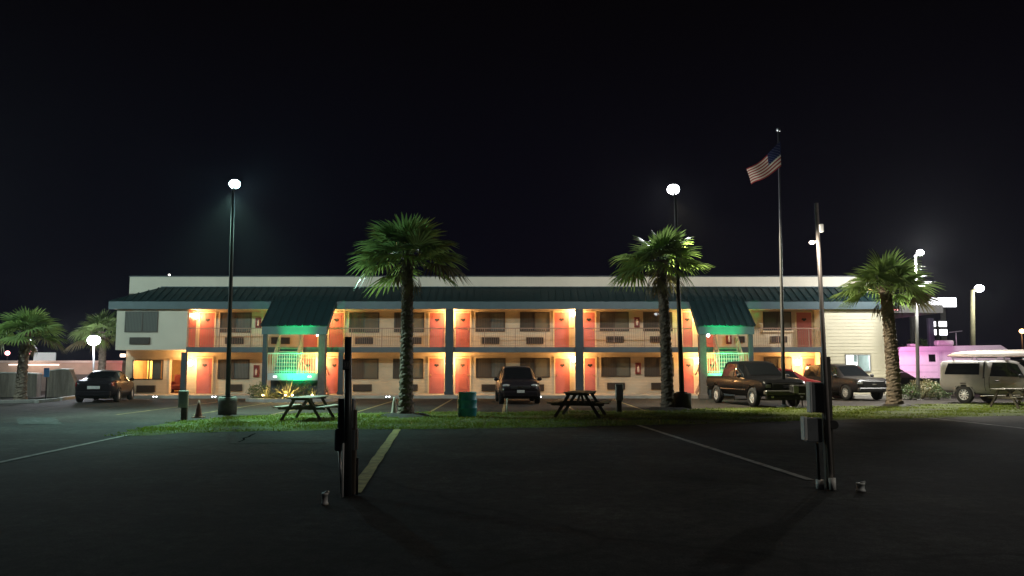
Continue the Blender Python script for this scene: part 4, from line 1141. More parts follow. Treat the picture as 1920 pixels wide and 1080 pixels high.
c.part('front_bumper', mat('bumper_grey',(0.10,0.10,0.09),0.35,metal=.6), [(2.62,2.86,-.93,.93,.50,.70)], .05)
c.part('front_valance', M_black_tr, [(2.6,2.8,-.85,.85,.32,.49)], .04)
c.mirrors(.86, 1.24, .98, M_black_tr)

# ---- 4: red saloon mostly hidden behind the pickup
r4 = veh('parked_car', 'dark red saloon mostly hidden behind the black pickup and flagpole', 'car', 1462, 39.6, -8)
c = Car(r4, [(-2.2,.42,.80,.84,.55,.62,.55),(-2.12,.30,.95,1.0,.72,.78,.60),(-1.6,.22,1.02,1.06,.78,.86,.62),(-1.2,.20,.98,1.2,.80,.88,.60),(-.55,.19,.96,1.5,.80,.88,.56),(.05,.19,.95,1.53,.80,.88,.57),(.45,.19,.95,1.47,.80,.88,.57),(1.15,.20,.94,1.06,.80,.87,.60),(1.75,.22,.86,.92,.78,.84,.60),(2.1,.28,.70,.74,.70,.76,.55),(2.2,.36,.56,.60,.55,.62,.45)], paint('red_car_paint',(0.10,0.008,0.008)), (-1.3,1.35), 0.32)
c.panel('windscreen', M_glass, .52, 1.12, 8.8, 13.2); c.panel('rear_window', M_glass, -1.3, -.62, 8.8, 13.2)
c.sides('side_window', M_glass, -1.0, -.05, xa=-.62, xb=-.05); c.sides('side_window', M_glass, .03, .82, xa=.03, xb=.5)
for sd in (1,-1):
    b = MB(); b.ell((2.02, sd*.58, .70), (.12,.15,.06)); b.build('headlight', M_head, r4)

seams(c, (-1.0, .0, .95))
# ---- 5: grey SUV in front of the pale siding
r5 = veh('parked_suv', 'grey sport utility vehicle parked before the pale siding wall', 'suv', 1580, 40.6, -77)
c = Car(r5, [(-2.3,.50,1.0,1.40,.70,.78,.60),(-2.2,.40,1.08,1.66,.82,.92,.66),(-1.2,.36,1.08,1.74,.84,.94,.67),(.1,.36,1.06,1.74,.84,.94,.67),(.42,.36,1.06,1.68,.84,.94,.66),(1.1,.36,1.06,1.12,.84,.93,.76),(2.0,.38,1.03,1.08,.84,.92,.76),(2.25,.42,.96,1.0,.80,.90,.74),(2.32,.5,.86,.9,.76,.86,.7)], paint('grey_suv_paint',(0.020,0.018,0.018)), (-1.4,1.42), 0.37)
c.panel('windscreen', M_glass, .48, 1.06, 8.8, 13.2); c.panel('rear_window', M_glass, -2.26, -2.1, 8.6, 13.4)
c.sides('side_window', M_glass, -1.95, -.95, xa=-1.85, xb=-.95); c.sides('side_window', M_glass, -.88, .0, xa=-.88, xb=.0); c.sides('side_window', M_glass, .06, .86, xa=.06, xb=.48)
for sd in (1,-1):
    c.part('headlight', M_head, [(2.14,2.33,sd*.72-.14,sd*.72+.14,.76,.92)], .04)
    c.part('door_handle', M_chrome, [(-.30,-.12,sd*.945-.02,sd*.945+.02,.98,1.01)], .008)
c.part('grille', M_black_tr, [(2.26,2.345,-.56,.56,.62,.92)], .02); c.part('grille_badge', M_chrome, [(2.34,2.358,-.12,.12,.74,.80)], .006)
c.part('front_bumper', M_black_tr, [(2.24,2.45,-.88,.88,.42,.62)], .05); c.mirrors(.82, 1.16, .94, M_black_tr)

seams(c, (-.92, .03, .95))
# ---- 6: tan pickup with a topper and a boat on its rack
r6 = veh('pickup_truck', 'tan pickup truck with a camper shell and roof rack at the right edge', 'pickup', 1902, 34.6, -62)
tan = paint('tan_truck_paint', (0.25,0.235,0.215))
c = pickup_body(r6, tan, 1.92, -.75, shell=1.90)
c.sides('shell_window', M_glass, -2.6, -1.0, 6.25, 7.85, xa=-2.45, xb=-1.0)
c.sides('shell_gap', M_black_tr, -.84, -.77, 5.2, 8.6, off=.008)
for sd in (1,-1):
    c.part('headlight', M_head, [(2.56,2.73,sd*.75-.14,sd*.75+.14,.78,.96)], .04)
    c.part('door_handle', M_dark, [(-.30,-.10,sd*.975-.02,sd*.975+.02,1.00,1.04)], .008)
c.part('grille', M_black_tr, [(2.66,2.745,-.58,.58,.72,.96)], .02); c.part('front_bumper', M_chrome, [(2.62,2.86,-.93,.93,.50,.70)], .05); c.mirrors(.86, 1.24, .98, M_black_tr)
rk = MB()
for x in (-2.3,-1.2,.0):
    rk.bar((x,-.78,2.02),(x,.78,2.02),.04,.04)
    for sd in (1,-1): rk.bar((x,sd*.66,1.86),(x,sd*.72,2.02),.03,.03)
rk.build('roof_rack', M_metal, r6)
def dinghy():
    t_ = thing('dinghy', 'long pale boat lashed upside down on the tan pickup rack', 'boat', r6.location + Vector((0,0,2.05)), R(-62))
    b = MB(); n = 26; vs_ = []; m = 9
    for i in range(n+1):
        s = i/n; x = -3.0+6.4*s; w_ = 0.52*(1-abs(2*s-1)**3.2)**.8+0.02; h = 0.27*(1-abs(2*s-1)**4)**.7+0.03; keel = 0.10*abs(2*s-1)**3
        for k in range(m): a = PI*k/(m-1); vs_.append((x, w_*math.cos(a), keel*0.6+h*math.sin(a)**.8))
    b.add(vs_, [(i*m+k, i*m+k+1, (i+1)*m+k+1, (i+1)*m+k) for i in range(n) for k in range(m-1)], 0, True)
    b.add(vs_, [tuple(i*m for i in range(n+1)) + tuple(i*m+m-1 for i in reversed(range(n+1)))], 0)
    b.build('hull', mat('boat_paint', (0.24,0.20,0.155), 0.5, var=0.15), t_)
    g = MB(); g.tube([(-3.0+6.4*s, (0.52*(1-abs(2*s-1)**3.2)**.8+0.03), 0.10*abs(2*s-1)**3*.6) for s in np.linspace(0,1,20)], 0.025, 6); g.tube([(-3.0+6.4*s, -(0.52*(1-abs(2*s-1)**3.2)**.8+0.03), 0.10*abs(2*s-1)**3*.6) for s in np.linspace(0,1,20)], 0.025, 6)
    g.build('gunwale', mat('gunwale_wood', (0.16,0.08,0.045), 0.6), t_)
dinghy()

# ---- 7: travel trailer
TY = 46.5
tx0, tx1 = PX(1689,TY), PX(1892,TY); tz0, tz1 = PZ(709,TY), PZ(647,TY)
tr = thing('travel_trailer', 'white travel trailer washed in pink light behind the shrubs', 'trailer', ((tx0+tx1)/2, TY, 0), R(-3))
L2 = (tx1-tx0)/2
prof = [(-L2,tz0+.55),(-L2+.9,tz0),(L2-.9,tz0),(L2-.15,tz0+.9),(L2,tz0+1.1),(L2-.12,tz1-.25),(L2-.5,tz1),(-L2+.15,tz1-.1),(-L2,tz1-.25)]
b = MB(); b.extr([(x,0,z) for x,z in prof],(0,2.4,0)); b.build('body', mat('trailer_skin',(0.68,0.64,0.66),0.35,var=0.05), tr)
b = MB()
for z in (tz0+.35, tz0+.75, tz1-.35): b.box(-L2+.05,L2-.3,-.012,-.002,z-.012,z+.012)
b.build('skin_seam', mat('seam_grey',(0.4,0.38,0.4),0.5), tr)
def on_tr(px): return PX(px,TY)-(tx0+tx1)/2
b = MB(); b.bbox(on_tr(1743),on_tr(1755),-.03,-.002,PZ(678,TY),PZ(664.5,TY),.01); w_ = b.build('window', M_glass, tr)
b = MB(); b.bbox(on_tr(1762),on_tr(1768.5),-.02,-.002,PZ(676,TY),PZ(659,TY),.008); b.build('door_window', mat('door_glass',(0.5,0.45,0.5),0.2), tr)
b = MB(); b.bbox(on_tr(1758.5),on_tr(1771.5),-.015,-.002,tz0+.1,PZ(656,TY),.01); b.build('door', mat('trailer_door',(0.60,0.56,0.58),0.4,var=.05), tr)
b = MB(); b.bbox(on_tr(1763),on_tr(1768),-.035,-.016,PZ(688,TY),PZ(685,TY),.005); b.build('handle', M_dark, tr)
b = MB(); b.bbox(on_tr(1771),on_tr(1803),.7,1.7,tz1-.02,tz1+.30,.08); b.build('roof_unit', M_whitepl, tr)
b = MB(); b.bbox(on_tr(1722),on_tr(1734),.8,1.3,tz1-.03,tz1+.10,.04); b.build('roof_vent', M_whitepl, tr)
b = MB(); b.tube([(on_tr(1805),.6,tz1),(on_tr(1805),.6,tz1+.75)],.03); b.bar((on_tr(1793),.6,tz1+.76),(on_tr(1816),.6,tz1+.84),.12,.05); b.build('antenna', M_metal, tr)
for wx in (-.5,.45):
    b = MB(); b.tube([(wx,.05,.36),(wx,.28,.36)],.36,20); b.build('wheel', M_tyre, tr)
b = MB(); b.bbox(-L2+.9,L2-.9,.3,2.1,.55,tz0-.002,.02); b.build('chassis', M_black_tr, tr)
pk_l = thing('flood_light', 'pink flood light under the entrance canopy lighting the trailer', 'flood light', (PX(1683,44.0), 44.3, 3.6))
b = MB(); b.bbox(-.1,.1,-.1,.1,0,.12,.02); b.tube([(0,0,.12),(0,0,PZ(591,45)-3.6)],.015); b.build('housing', M_dark, pk_l)
b = MB(); b.bbox(-.08,.08,-.08,.08,-.03,-.002,.01); b.build('lens', M_pink_e, pk_l)
light('SPOT', (PX(1683,44)+.3, 43.6, 3.5), 1050, (1.0,0.38,0.80), pk_l, aim=((tx0+tx1)/2-1.6, TY, 1.5), angle=110, blend=.8, size=.1)
light('SPOT', (PX(1683,44)+.1, 44.6, 3.3), 90, (1.0,0.05,0.22), pk_l, aim=(tx0+.5, TY, 1.1), angle=70, blend=.9, size=.1)

# ================================================================== SHRUBS, BEDS
M_bush = leaf_mat('shrub_leaf', (0.055,0.085,0.028), 0.25, 0.5, 0.5, 3)
M_bush2 = leaf_mat('dry_shrub_leaf', (0.17,0.14,0.07), 0.25, 0.6, 0.4, 3)
def leaf_blob(b, c, r_, n, rnd, sz=0.05, mi=0):
    for i in range(n):
        while True:
            p = Vector((rnd.uniform(-1,1),rnd.uniform(-1,1),rnd.uniform(-1,1)))
            if 0.35 < p.length < 1: break
        k = 1+0.25*math.sin(p.x*6+p.y*5)*math.cos(p.z*7)
        q = Vector(c)+Vector((p.x*r_[0]*k,p.y*r_[1]*k,p.z*r_[2]*k))
        if q.z < 0.02: continue
        a = Vector((rnd.uniform(-1,1),rnd.uniform(-1,1),rnd.uniform(-.4,1))).normalized(); s = a.cross(Vector((rnd.uniform(-1,1),rnd.uniform(-1,1),rnd.uniform(-1,1)))).normalized()
        L_ = sz*rnd.uniform(.7,1.6)
        b.add([q-s*L_*.3, q+a*L_, q+s*L_*.3, q-a*L_*.4], [(0,1,2),(0,2,3)], mi)
def shrub(px, Y, r_, label, seed, m=M_bush, n=900, sz=0.06):
    rnd = random.Random(seed); t_ = thing('shrub', label, 'shrub', (PX(px,Y),Y,0), group='low shrubs')
    s = MB()
    for i in range(7): a = rnd.uniform(0,6.28); s.tube([(0,0,0),(math.cos(a)*r_[0]*.6,math.sin(a)*r_[1]*.6,r_[2]*1.3)],[.02,.006],5)
    s.build('stem', M_trunk, t_)
    b = MB(); leaf_blob(b,(0,0,r_[2]),r_,n,rnd,sz); b.build('foliage', m, t_)
    return t_
shrub(1703, 39.3, (0.55,0.5,0.38), 'small round green shrub at the palm side of the kerbed bed', 5)
shrub(1727, 39.6, (0.85,0.6,0.52), 'straw-coloured shrub in the kerbed bed before the trailer', 6, M_bush2, 1200)
shrub(1757, 39.3, (0.7,0.55,0.42), 'green shrub at the right end of the kerbed bed before the trailer', 7)
kb = MB()
pts = [G(1690,735), G(1720,739.5), G(1760,741), G(1781,737.5), G(1786,733)]
kb.tube([(p.x,p.y,0.05) for p in pts], 0.13, 8); tag(kb.build('bed_kerb', M_conc), 'pale curved concrete kerb around the shrubs before the trailer', 'kerb')
# planting bed before the left stairs
bx, by = PX(547,38.0), 38.2
bed = thing('planting_bed', 'oval kerbed planting bed at the foot of the left stair canopy', 'planting bed', (bx,by,0))
b = MB(); n = 40
outer = [(2.15*math.cos(2*PI*k/n), 1.55*math.sin(2*PI*k/n)) for k in range(n)]; inner = [(x*.93,y*.91) for x,y in outer]
vs_ = [(x,y,-.01) for x,y in outer]+[(x,y,.16) for x,y in outer]+[(x,y,.16) for x,y in inner]+[(x,y,.08) for x,y in inner]
b.add(vs_, [(k+n*j,(k+1)%n+n*j,(k+1)%n+n*(j+1),k+n*(j+1)) for j in range(3) for k in range(n)]); b.build('kerb', M_conc, bed)
b = MB(); b.add([(x,y,.09) for x,y in inner],[tuple(range(n))]); b.build('soil', M_mulch, bed)
M_agave = leaf_mat('spiky_leaf', (0.15,0.14,0.06), 0.25, 0.4, 0.3, 3)
def spiky(px, Y, r_, label, seed, nb=46, m=M_agave, z0=.08):
    rnd = random.Random(seed); t_ = thing('spiky_plant', label, 'plant', (PX(px,Y),Y,z0), group='lit plants in the bed at the left stairs')
    b = MB()
    for i in range(nb):
        az = i*2.4; el = R(rnd.uniform(12,85)); L_ = r_*rnd.uniform(.7,1.1); d = Vector((math.cos(az)*math.cos(el),math.sin(az)*math.cos(el),math.sin(el)))
        s = Vector((-math.sin(az),math.cos(az),0)); pr = None; vs_ = []
        for k in range(5):
            f = k/4; p = d*L_*f-Vector((0,0,.45*L_*f*f*math.cos(el))); wv = .034*(1-f)+.003; vs_ += [p-s*wv,p+Vector((0,0,-.012)),p+s*wv]
        b.add(vs_, [q for k in range(4) for q in ((k*3,k*3+1,k*3+4,k*3+3),(k*3+1,k*3+2,k*3+5,k*3+4))])
    b.build('leaves', m, t_)
    return t_
spiky(541, 37.5, 1.15, 'large spiky plant glowing in the middle of the planting bed', 1, 60)
spiky(503, 37.4, .75, 'smaller spiky plant at the left of the planting bed', 2, 40)
spiky(519, 38.4, .95, 'tall dim spiky plant behind the left spotlight of the bed', 8, 44, M_bush)
spiky(590, 37.6, .6, 'short bright plant at the right post of the planting bed', 3, 34)
shrub(486, 38.2, (.55,.45,.42), 'dark leafy shrub at the left kerb of the planting bed', 9)
shrub(568, 38.6, (.6,.4,.45), 'dark leafy shrub below the green lit stair landing', 10)
for px, Y, lab in ((494,36.95,'small warm spotlight at the left end of the planting bed'),(536,37.0,'small warm spotlight left of the large spiky plant'),(549,37.0,'small warm spotlight right of the large spiky plant'),(586,37.1,'small warm spotlight by the right post of the planting bed')):
    g = thing('garden_spotlight', lab, 'spotlight', (PX(px,Y),Y,.08), group='garden spotlights in the planting bed')
    b = MB(); b.tube([(0,0,0),(0,0,.12)],.015); b.tube([(0,-.03,.12),(0,.05,.2)],.05,10); b.build('housing', M_dark, g)
    b = MB(); b.ell((0,.06,.215),(.05,.02,.05),10,6); b.build('lens', emit('garden_lens',(1,.8,.42),10), g)
    light('POINT', (PX(px,Y), Y-.02, .40), 42, (1,.74,.30), g, size=.04)
shrub(1742, 41.0, (0.75,0.5,0.45), 'low dark shrub under the trailer nose behind the kerbed bed', 12)

# ================================================================== PICNIC TABLES
M_wood = mat('weathered_wood', (0.25,0.225,0.18), 0.75, var=0.3, vscale=8, bump=0.3)
M_woodd = mat('dark_timber', (0.09,0.075,0.055), 0.8, var=0.3, vscale=8)
def picnic():
    t_ = thing('picnic_table', 'x', 'picnic table')
    b = MB()
    for i in range(5): b.bbox(-.95,.95,-.37+i*.15,-.23+i*.15,.72,.76,.006)
    b.build('tabletop', M_wood, t_)
    for sd in (1,-1):
        b = MB()
        for i in range(2): b.bbox(-.95,.95,sd*.72-.14+i*.145,sd*.72-.0+i*.145,.42,.46,.006)
        b.build('bench', M_wood, t_)
    for x in (-.66,.66):
        for sd in (1,-1):
            b = MB(); b.bar((x,sd*.68,.0),(x,sd*.22,.72),.09,.045,up=Vector((1,0,0))); b.build('leg', M_woodd, t_)
        b = MB(); b.bar((x+.045,-.80,.395),(x+.045,.80,.395),.045,.09); b.bar((x+.045,-.36,.69),(x+.045,.36,.69),.045,.06); b.build('cross_beam', M_woodd, t_)
    for sd in (1,-1):
        b = MB(); b.bar((sd*.62,0,.40),(sd*.12,0,.70),.06,.045); b.build('brace', M_woodd, t_)
    return t_
pt0 = picnic()
spots = [(580, 25.4, 84, .93, 'grey picnic table on the grass in front of the planting bed'), (1088, 26.8, 76, 1.08, 'brown picnic table on the grass right of the black crossover'), (1904, 32.2, 14, 1.0, 'picnic table cut by the right edge before the tan pickup')]
for i, (px, Y, rz, sc, lab) in enumerate(spots):
    o = pt0 if i == 0 else copy_tree(pt0)
    o.location = (PX(px,Y), Y, 0); o.rotation_euler = (0,0,R(rz)); o.scale = (sc,sc,sc); o['label'] = lab; o['group'] = 'picnic tables on the grass'

# ================================================================== SMALL THINGS ON THE GRASS
bp = G(875, 783)
br = thing('barrel', 'teal plastic drum standing on the grass', 'barrel', (bp.x, bp.y+.3, 0))
hb = PZ(736, bp.y+.3)
b = MB(); b.lathe([(0,0),(.27,0),(.30,.06),(.315,hb*.33),(.33,hb*.36),(.33,hb*.38),(.318,hb*.41),(.318,hb*.66),(.33,hb*.69),(.33,hb*.71),(.315,hb*.74),(.295,hb*.97),(.30,hb),(.275,hb),(.27,hb-.05),(.27,hb-.5),(0,hb-.5)],28); b.build('drum', mat('teal_plastic',(0.05,0.40,0.46),0.45,var=.12), br)
b = MB(); b.tube([(.297*math.cos(a),.297*math.sin(a),hb+.004) for a in np.linspace(0,2*PI,29)],.012,6,caps=False); b.build('rim', mat('teal_rim',(0.05,0.27,0.27),0.5), br)
def pedestal(px, py, py_top, bx, label):
    p0 = G(px, py); H = PZ(py_top, p0.y)
    t_ = thing('hookup_pedestal', label, 'utility pedestal', p0, group='small utility pedestals on the grass')
    b = MB(); b.bbox(-.09,.09,-.05,.05,0,H*.6,.01); b.build('post', M_woodd, t_)
    b = MB(); b.bbox(-bx,bx,-.15,-.052,H*.42,H,.02); o = b.build('meter_box', mat('pale_box_paint',(0.45,0.46,0.42),0.5,metal=.3), t_)
    b = MB(); b.bbox(-bx*.7,bx*.7,-.162,-.151,H*.55,H*.92,.006); b.build('cover', M_metal, o)
    return t_
pedestal(1161, 773, 720, .14, 'pale utility box on a short post right of the brown picnic table')
t_ = pedestal(345, 787, 732, .15, 'grey utility box on a short post beside the left lamp post')
def thin_post(px, py, pt_, label, m):
    p0 = G(px,py); H = PZ(pt_,p0.y); t_ = thing('marker_post', label, 'marker post', p0)
    b = MB(); b.tube([(0,0,0),(0,0,H)],.022,8); b.build('rod', m, t_); b = MB(); b.ell((0,0,H),(.03,.03,.03),10,6); b.build('cap', m, t_)
thin_post(951, 777, 748, 'thin white marker post before the black crossover', M_whitepl)
def cone(px, py, h, label, m):
    p0 = G(px,py); t_ = thing('traffic_cone', label, 'cone', p0, group='cones near the grass')
    b = MB(); b.lathe([(.13,.03),(.10,.12),(.06,h*.7),(.03,h),(0,h)],18); b.build('cone_body', m, t_); b = MB(); b.bbox(-.17,.17,-.17,.17,0,.03,.01); b.build('cone_base', m, t_)
    
cone(372, 783, .55, 'orange traffic cone beside the grey utility box', mat('cone_orange',(0.13,0.04,0.018),0.7))
cone(739, 779, .62, 'pale cone beside the trunk of the tall palm', mat('cone_pale',(0.42,0.36,0.30),0.6))
cone(1656, 741, .5, 'orange cone at the foot of the pale siding wall', MATS['cone_orange'])
# barbecue grills
gp = G(1499, 766)
gr = thing('barbecue_grill', 'charcoal park grill on two legs beside the flagpole', 'grill', gp, R(4))
b = MB(); b.bbox(-.32,.32,-.2,.2,.58,.92,.05); b.build('firebox', M_dark, gr)
b = MB(); b.bbox(-.30,-.10,-.215,-.201,.60,.90,.01); b.build('end_plate', M_metal, gr)
for x in (-.12,.12):
    b = MB(); b.tube([(x,0,.0),(x,0,.58)],.025,8); b.build('leg', M_dark, gr)
b = MB(); b.bbox(-.28,.28,-.18,.18,0,.05,.01); b.build('foot', M_dark, gr)
b = MB(); b.bbox(-.10,.12,-.28,-.205,.56,.59,.01); b.build('shelf', M_metal, gr)

# ================================================================== HOOK-UP POSTS IN THE NEAR LOT
M_boxd = mat('grey_box_paint', (0.17,0.19,0.20), 0.5, metal=0.3, var=.15); M_boxl = mat('pale_box_side', (0.68,0.72,0.70), 0.5)
M_pvc = mat('white_pvc', (0.8,0.8,0.76), 0.4)
Yp = G(655, 930).y
h1 = thing('hookup_post', 'dark utility post with number plate and meter boxes at the left of the near lot', 'utility post', (PX(652,Yp),Yp,0), group='hook-up posts in the near lot')
def lx(px, Y, t_): return PX(px,Y)-t_.location.x
def lz(py, Y): return PZ(py,Y)
b = MB(); b.tube([(lx(657,Yp,h1),0,0),(lx(651.5,Yp,h1),0,lz(632,Yp))],[.052,.048],12); b.build('pole', mat('post_paint',(0.055,0.065,0.065),0.4,metal=.4,var=.2), h1)
b = MB(); b.bbox(lx(655,Yp,h1),lx(668,Yp,h1),.06,.15,0,lz(640,Yp)-.9,.01); b.build('timber', M_woodd, h1)
b = MB(); b.bbox(lx(644.5,Yp,h1),lx(658.5,Yp,h1),-.075,-.05,lz(694,Yp),lz(674,Yp),.006); o = b.build('number_plate', M_dark, h1)
b = MB(); b.bbox(lx(646.3,Yp,h1),lx(656.7,Yp,h1),-.082,-.0755,lz(691.5,Yp),lz(676.5,Yp),.003); b.build('plate_face', mat('plate_grey',(0.10,0.11,0.11),.6), o)
text_mesh('31', .075, (lx(651.5,Yp,h1), -.084, (lz(691.5,Yp)+lz(676.5,Yp))/2), (R(90),0,0), mat('plate_digit',(0.3,0.3,0.3),.6), o, 'plate_number', .001)
b = MB(); b.bbox(lx(633,Yp,h1),lx(664,Yp,h1),.056,.20,lz(802,Yp)-.02,lz(748,Yp),.015); b.build('upper_box', M_boxd, h1)
b = MB(); b.bbox(lx(628,Yp,h1),lx(668,Yp,h1),.056,.26,lz(847,Yp),lz(802,Yp)-.022,.015); o = b.build('lower_box', M_boxd, h1)
b = MB(); b.tube([(lx(636,Yp,h1),.12,lz(847,Yp)),(lx(643,Yp,h1),.10,0)],.018,8); b.build('conduit', M_metal, h1)
b = MB(); b.tube([(lx(648.5,Yp,h1),-.065,0),(lx(648.5,Yp,h1),-.065,lz(830,Yp))],.014,8); b.build('conduit', M_pvc, h1)
b = MB(); b.tube([(lx(671,Yp,h1),.10,0),(lx(671,Yp,h1),.10,lz(860,Yp))],.016,8); b.build('conduit', M_darkpole, h1)
def standpipe(px, py, pt_, r_, label, m=M_pvc):
    p0 = G(px,py); H = PZ(pt_,p0.y); t_ = thing('standpipe', label, 'pipe', p0)
    b = MB(); b.lathe([(0,0),(r_*1.25,0),(r_*1.25,.02),(r_,.03),(r_,H*.75),(r_*1.15,H*.75),(r_*1.15,H*.92),(0,H*.92)],16); b.build('pipe', m, t_)
    b = MB(); b.tube([(0,0,H*.9),(r_*1.3,0,H*1.02)],.018,8); b.build('tap', M_metal, t_)
standpipe(609, 946, 922, .035, 'short white standpipe by the left hook-up post')
standpipe(1614, 921, 904, .05, 'short grey capped pipe right of the right hook-up post', M_boxl)
Yq = G(1550, 918).y
h2 = thing('hookup_post', 'tall pale pole with lamp and meter boxes at the right of the near lot', 'utility post', (PX(1549,Yq),Yq,0), group='hook-up posts in the near lot')
xt = P(1530.5,381,Yq).x-h2.location.x; zt2 = lz(381,Yq)
b = MB(); b.tube([(lx(1549.5,Yq,h2),0,.02),(xt,0,zt2)],[.036,.027],12); b.build('pole', mat('pale_pole',(0.40,0.37,0.34),0.5,metal=.4,var=.2), h2)
b = MB(); b.bbox(lx(1545,Yq,h2),lx(1561,Yq,h2),.05,.15,0,lz(669,Yq),.01); b.build('timber', mat('grey_timber',(0.075,0.07,0.06),.8,var=.3,vscale=9), h2)
b = MB(); b.bbox(lx(1523,Yq,h2),lx(1548,Yq,h2),.05,.18,lz(774,Yq),lz(717,Yq),.012); o = b.build('upper_box', M_boxd, h2)
b = MB(); b.bbox(lx(1523,Yq,h2)-.03,lx(1523,Yq,h2)-.002,.04,.19,lz(774,Yq),lz(716,Yq),.006); b.build('cover', M_boxl, o)  # pale side slab: the lamp-lit left face of the box put into paint
b = MB(); b.bbox(lx(1511,Yq,h2),lx(1540,Yq,h2),.04,.16,lz(830,Yq),lz(784,Yq),.012); o = b.build('lower_box', M_boxd, h2)
b = MB(); b.bbox(lx(1505,Yq,h2),lx(1511,Yq,h2)-.002,.02,.16,lz(826,Yq),lz(782,Yq),.006); b.build('cover', M_boxl, o)  # lower box likewise: lamp light on its left face painted as a pale slab
b = MB(); b.tube([(lx(1560,Yq,h2),.0,lz(797,Yq)),(lx(1560,Yq,h2),.16,lz(797,Yq))],.06,16); b.build('meter', M_darkpole, h2)
b = MB(); b.tube([(lx(1533,Yq,h2),.09,.0),(lx(1531,Yq,h2),.09,lz(832,Yq))],.022,8); b.build('conduit', M_darkpole, h2)
b = MB(); b.tube([(lx(1534,Yq,h2),.09,0),(lx(1534,Yq,h2),.09,.12)],.055,14); b.build('pipe_sleeve', M_pvc, h2)
b = MB(); b.tube([(lx(1551,Yq,h2),-.02,0),(lx(1551,Yq,h2),-.02,.16)],.048,14); b.build('pipe_sleeve', M_pvc, h2)
zq = lz(455,Yq); xq = P(1533,455,Yq).x-h2.location.x
b = MB(); b.ell((xq-.085,-.02,zq),(.045,.03,.028),12,8); b.tube([(xq-.04,0,zq+.01),(xq,0,zq+.02)],.014); b.build('lamp_head', mat('lamp_head_paint',(0.75,0.72,0.66),.4,emis=(1,.9,.75),estr=2.5), h2)
b = MB(); b.bbox(xq+.02,xq+.085,-.04,.04,lz(436,Yq),lz(420,Yq),.012); b.build('junction_box', M_boxl, h2)
light('POINT', (h2.location.x+xq-.14, Yq-.12, zq-.02), 14, (1,.86,.7), h2, size=.04)

# ================================================================== FAR LEFT: low salmon building, covers, signs
SY = 52.0
M_salmon = mat('salmon_stucco', (0.44,0.31,0.24), .8, var=.15, vscale=.8)
sb = thing('low_building', 'long low salmon-coloured building behind the left palms', 'building', (0,0,0))
sx0, sx1 = PX(-60,SY), PX(229,SY)
b = MB(); b.box(sx0,sx1,SY,SY+6,PZ(702,SY),PZ(680,SY)); b.build('upper_wall', M_salmon, sb)
b = MB(); b.box(sx0,sx1,SY+.06,SY+5.9,0,PZ(702,SY)-.002); b.build('lower_wall', mat('grey_block',(0.10,0.085,0.075),.85,var=.35,vscale=.7), sb)
b = MB(); b.box(sx0,sx1+.1,SY-.12,SY+6.1,PZ(680,SY)+.002,PZ(677.5,SY)+.05); b.build('roof_edge', mat('roof_edge_paint',(0.55,0.45,0.40),.6), sb)
b = MB(); b.tube([(PX(18,SY),SY-.1,PZ(684,SY)),(PX(112,SY),SY-.1,PZ(684,SY))],.04,8); b.build('light_strip', emit('strip_glow',(1,.85,.75),1.6), sb)
light('POINT',(PX(45,SY-1.2),SY-1.2,PZ(680,SY)),48,(1,.78,.62),sb,size=.2)
light('POINT',(PX(140,SY-1.2),SY-1.3,PZ(676,SY)),40,(1,.72,.62),sb,size=.2)
light('POINT',(PX(212,SY-1.0),SY-1.0,PZ(690,SY)),22,(1,.08,.12),sb,size=.1)
for px, py, m, r_, lab in ((55,636,M_small_e,.13,'small white lamp shining through the far left palm'),(53,660,M_pink_e,.17,'pink lamp low behind the far left palm trunk'),(14,662,M_pink_e,.15,'pinkish lamp at the left edge above the salmon building')):
    p0 = P(px,py,SY+1.2); t_ = thing('wall_lantern', lab, 'lamp', (p0.x,SY+1.2,PZ(680,SY)+.04), group='small lamps above the salmon building')
    h = p0.z-t_.location.z; b = MB(); b.tube([(0,0,0),(0,0,h)],.03,8); b.build('stem', M_darkpole, t_); b = MB(); b.ell((0,0,h),(r_,r_,r_),14,8); b.build('globe', m, t_)
light('POINT',(PX(53,49),49,PZ(664,49)),40,(1,.25,.2),sb,size=.15)
p0 = P(83,669,56); t_ = thing('billboard', 'pale lit sign panel above the salmon building roof', 'sign', (p0.x,56,0))
b = MB(); b.bbox(lx(63,56,t_),lx(103,56,t_),-.1,.1,PZ(678,56),PZ(661,56),.03); b.build('panel', mat('sign_pale',(.7,.72,.7),.5,emis=(.85,.9,.9),estr=.35), t_)
for x in (-.4,.4):
    b = MB(); b.tube([(x,.12,0),(x,.12,PZ(678,56))],.06,8); b.build('post', M_metal, t_)
# rough grey masonry wall in two lengths with a gap, the second ending in a slope
M_gwall = mat('rough_grey_wall', (0.115,0.108,0.098), .95, var=.25, vscale=1.2, bump=.6, bscale=6)
nt = M_gwall.node_tree; tcn = nt.nodes.new('ShaderNodeTexCoord'); mp = nt.nodes.new('ShaderNodeMapping'); mp.inputs['Scale'].default_value = (2.2, 2.2, 0.25)
nz = nt.nodes.new('ShaderNodeTexNoise'); nz.inputs['Scale'].default_value = 1.3; nz.inputs['Detail'].default_value = 6; nz.inputs['Roughness'].default_value = .7
rmp = nt.nodes.new('ShaderNodeValToRGB'); rmp.color_ramp.elements[0].position = .35; rmp.color_ramp.elements[0].color = (.060,.046,.036,1); rmp.color_ramp.elements[1].position = .68; rmp.color_ramp.elements[1].color = (.19,.155,.125,1)
nt.links.new(tcn.outputs['Object'], mp.inputs['Vector']); nt.links.new(mp.outputs[0], nz.inputs['Vector']); nt.links.new(nz.outputs['Fac'], rmp.inputs[0]); nt.links.new(rmp.outputs[0], nt.nodes['Principled BSDF'].inputs['Base Color'])
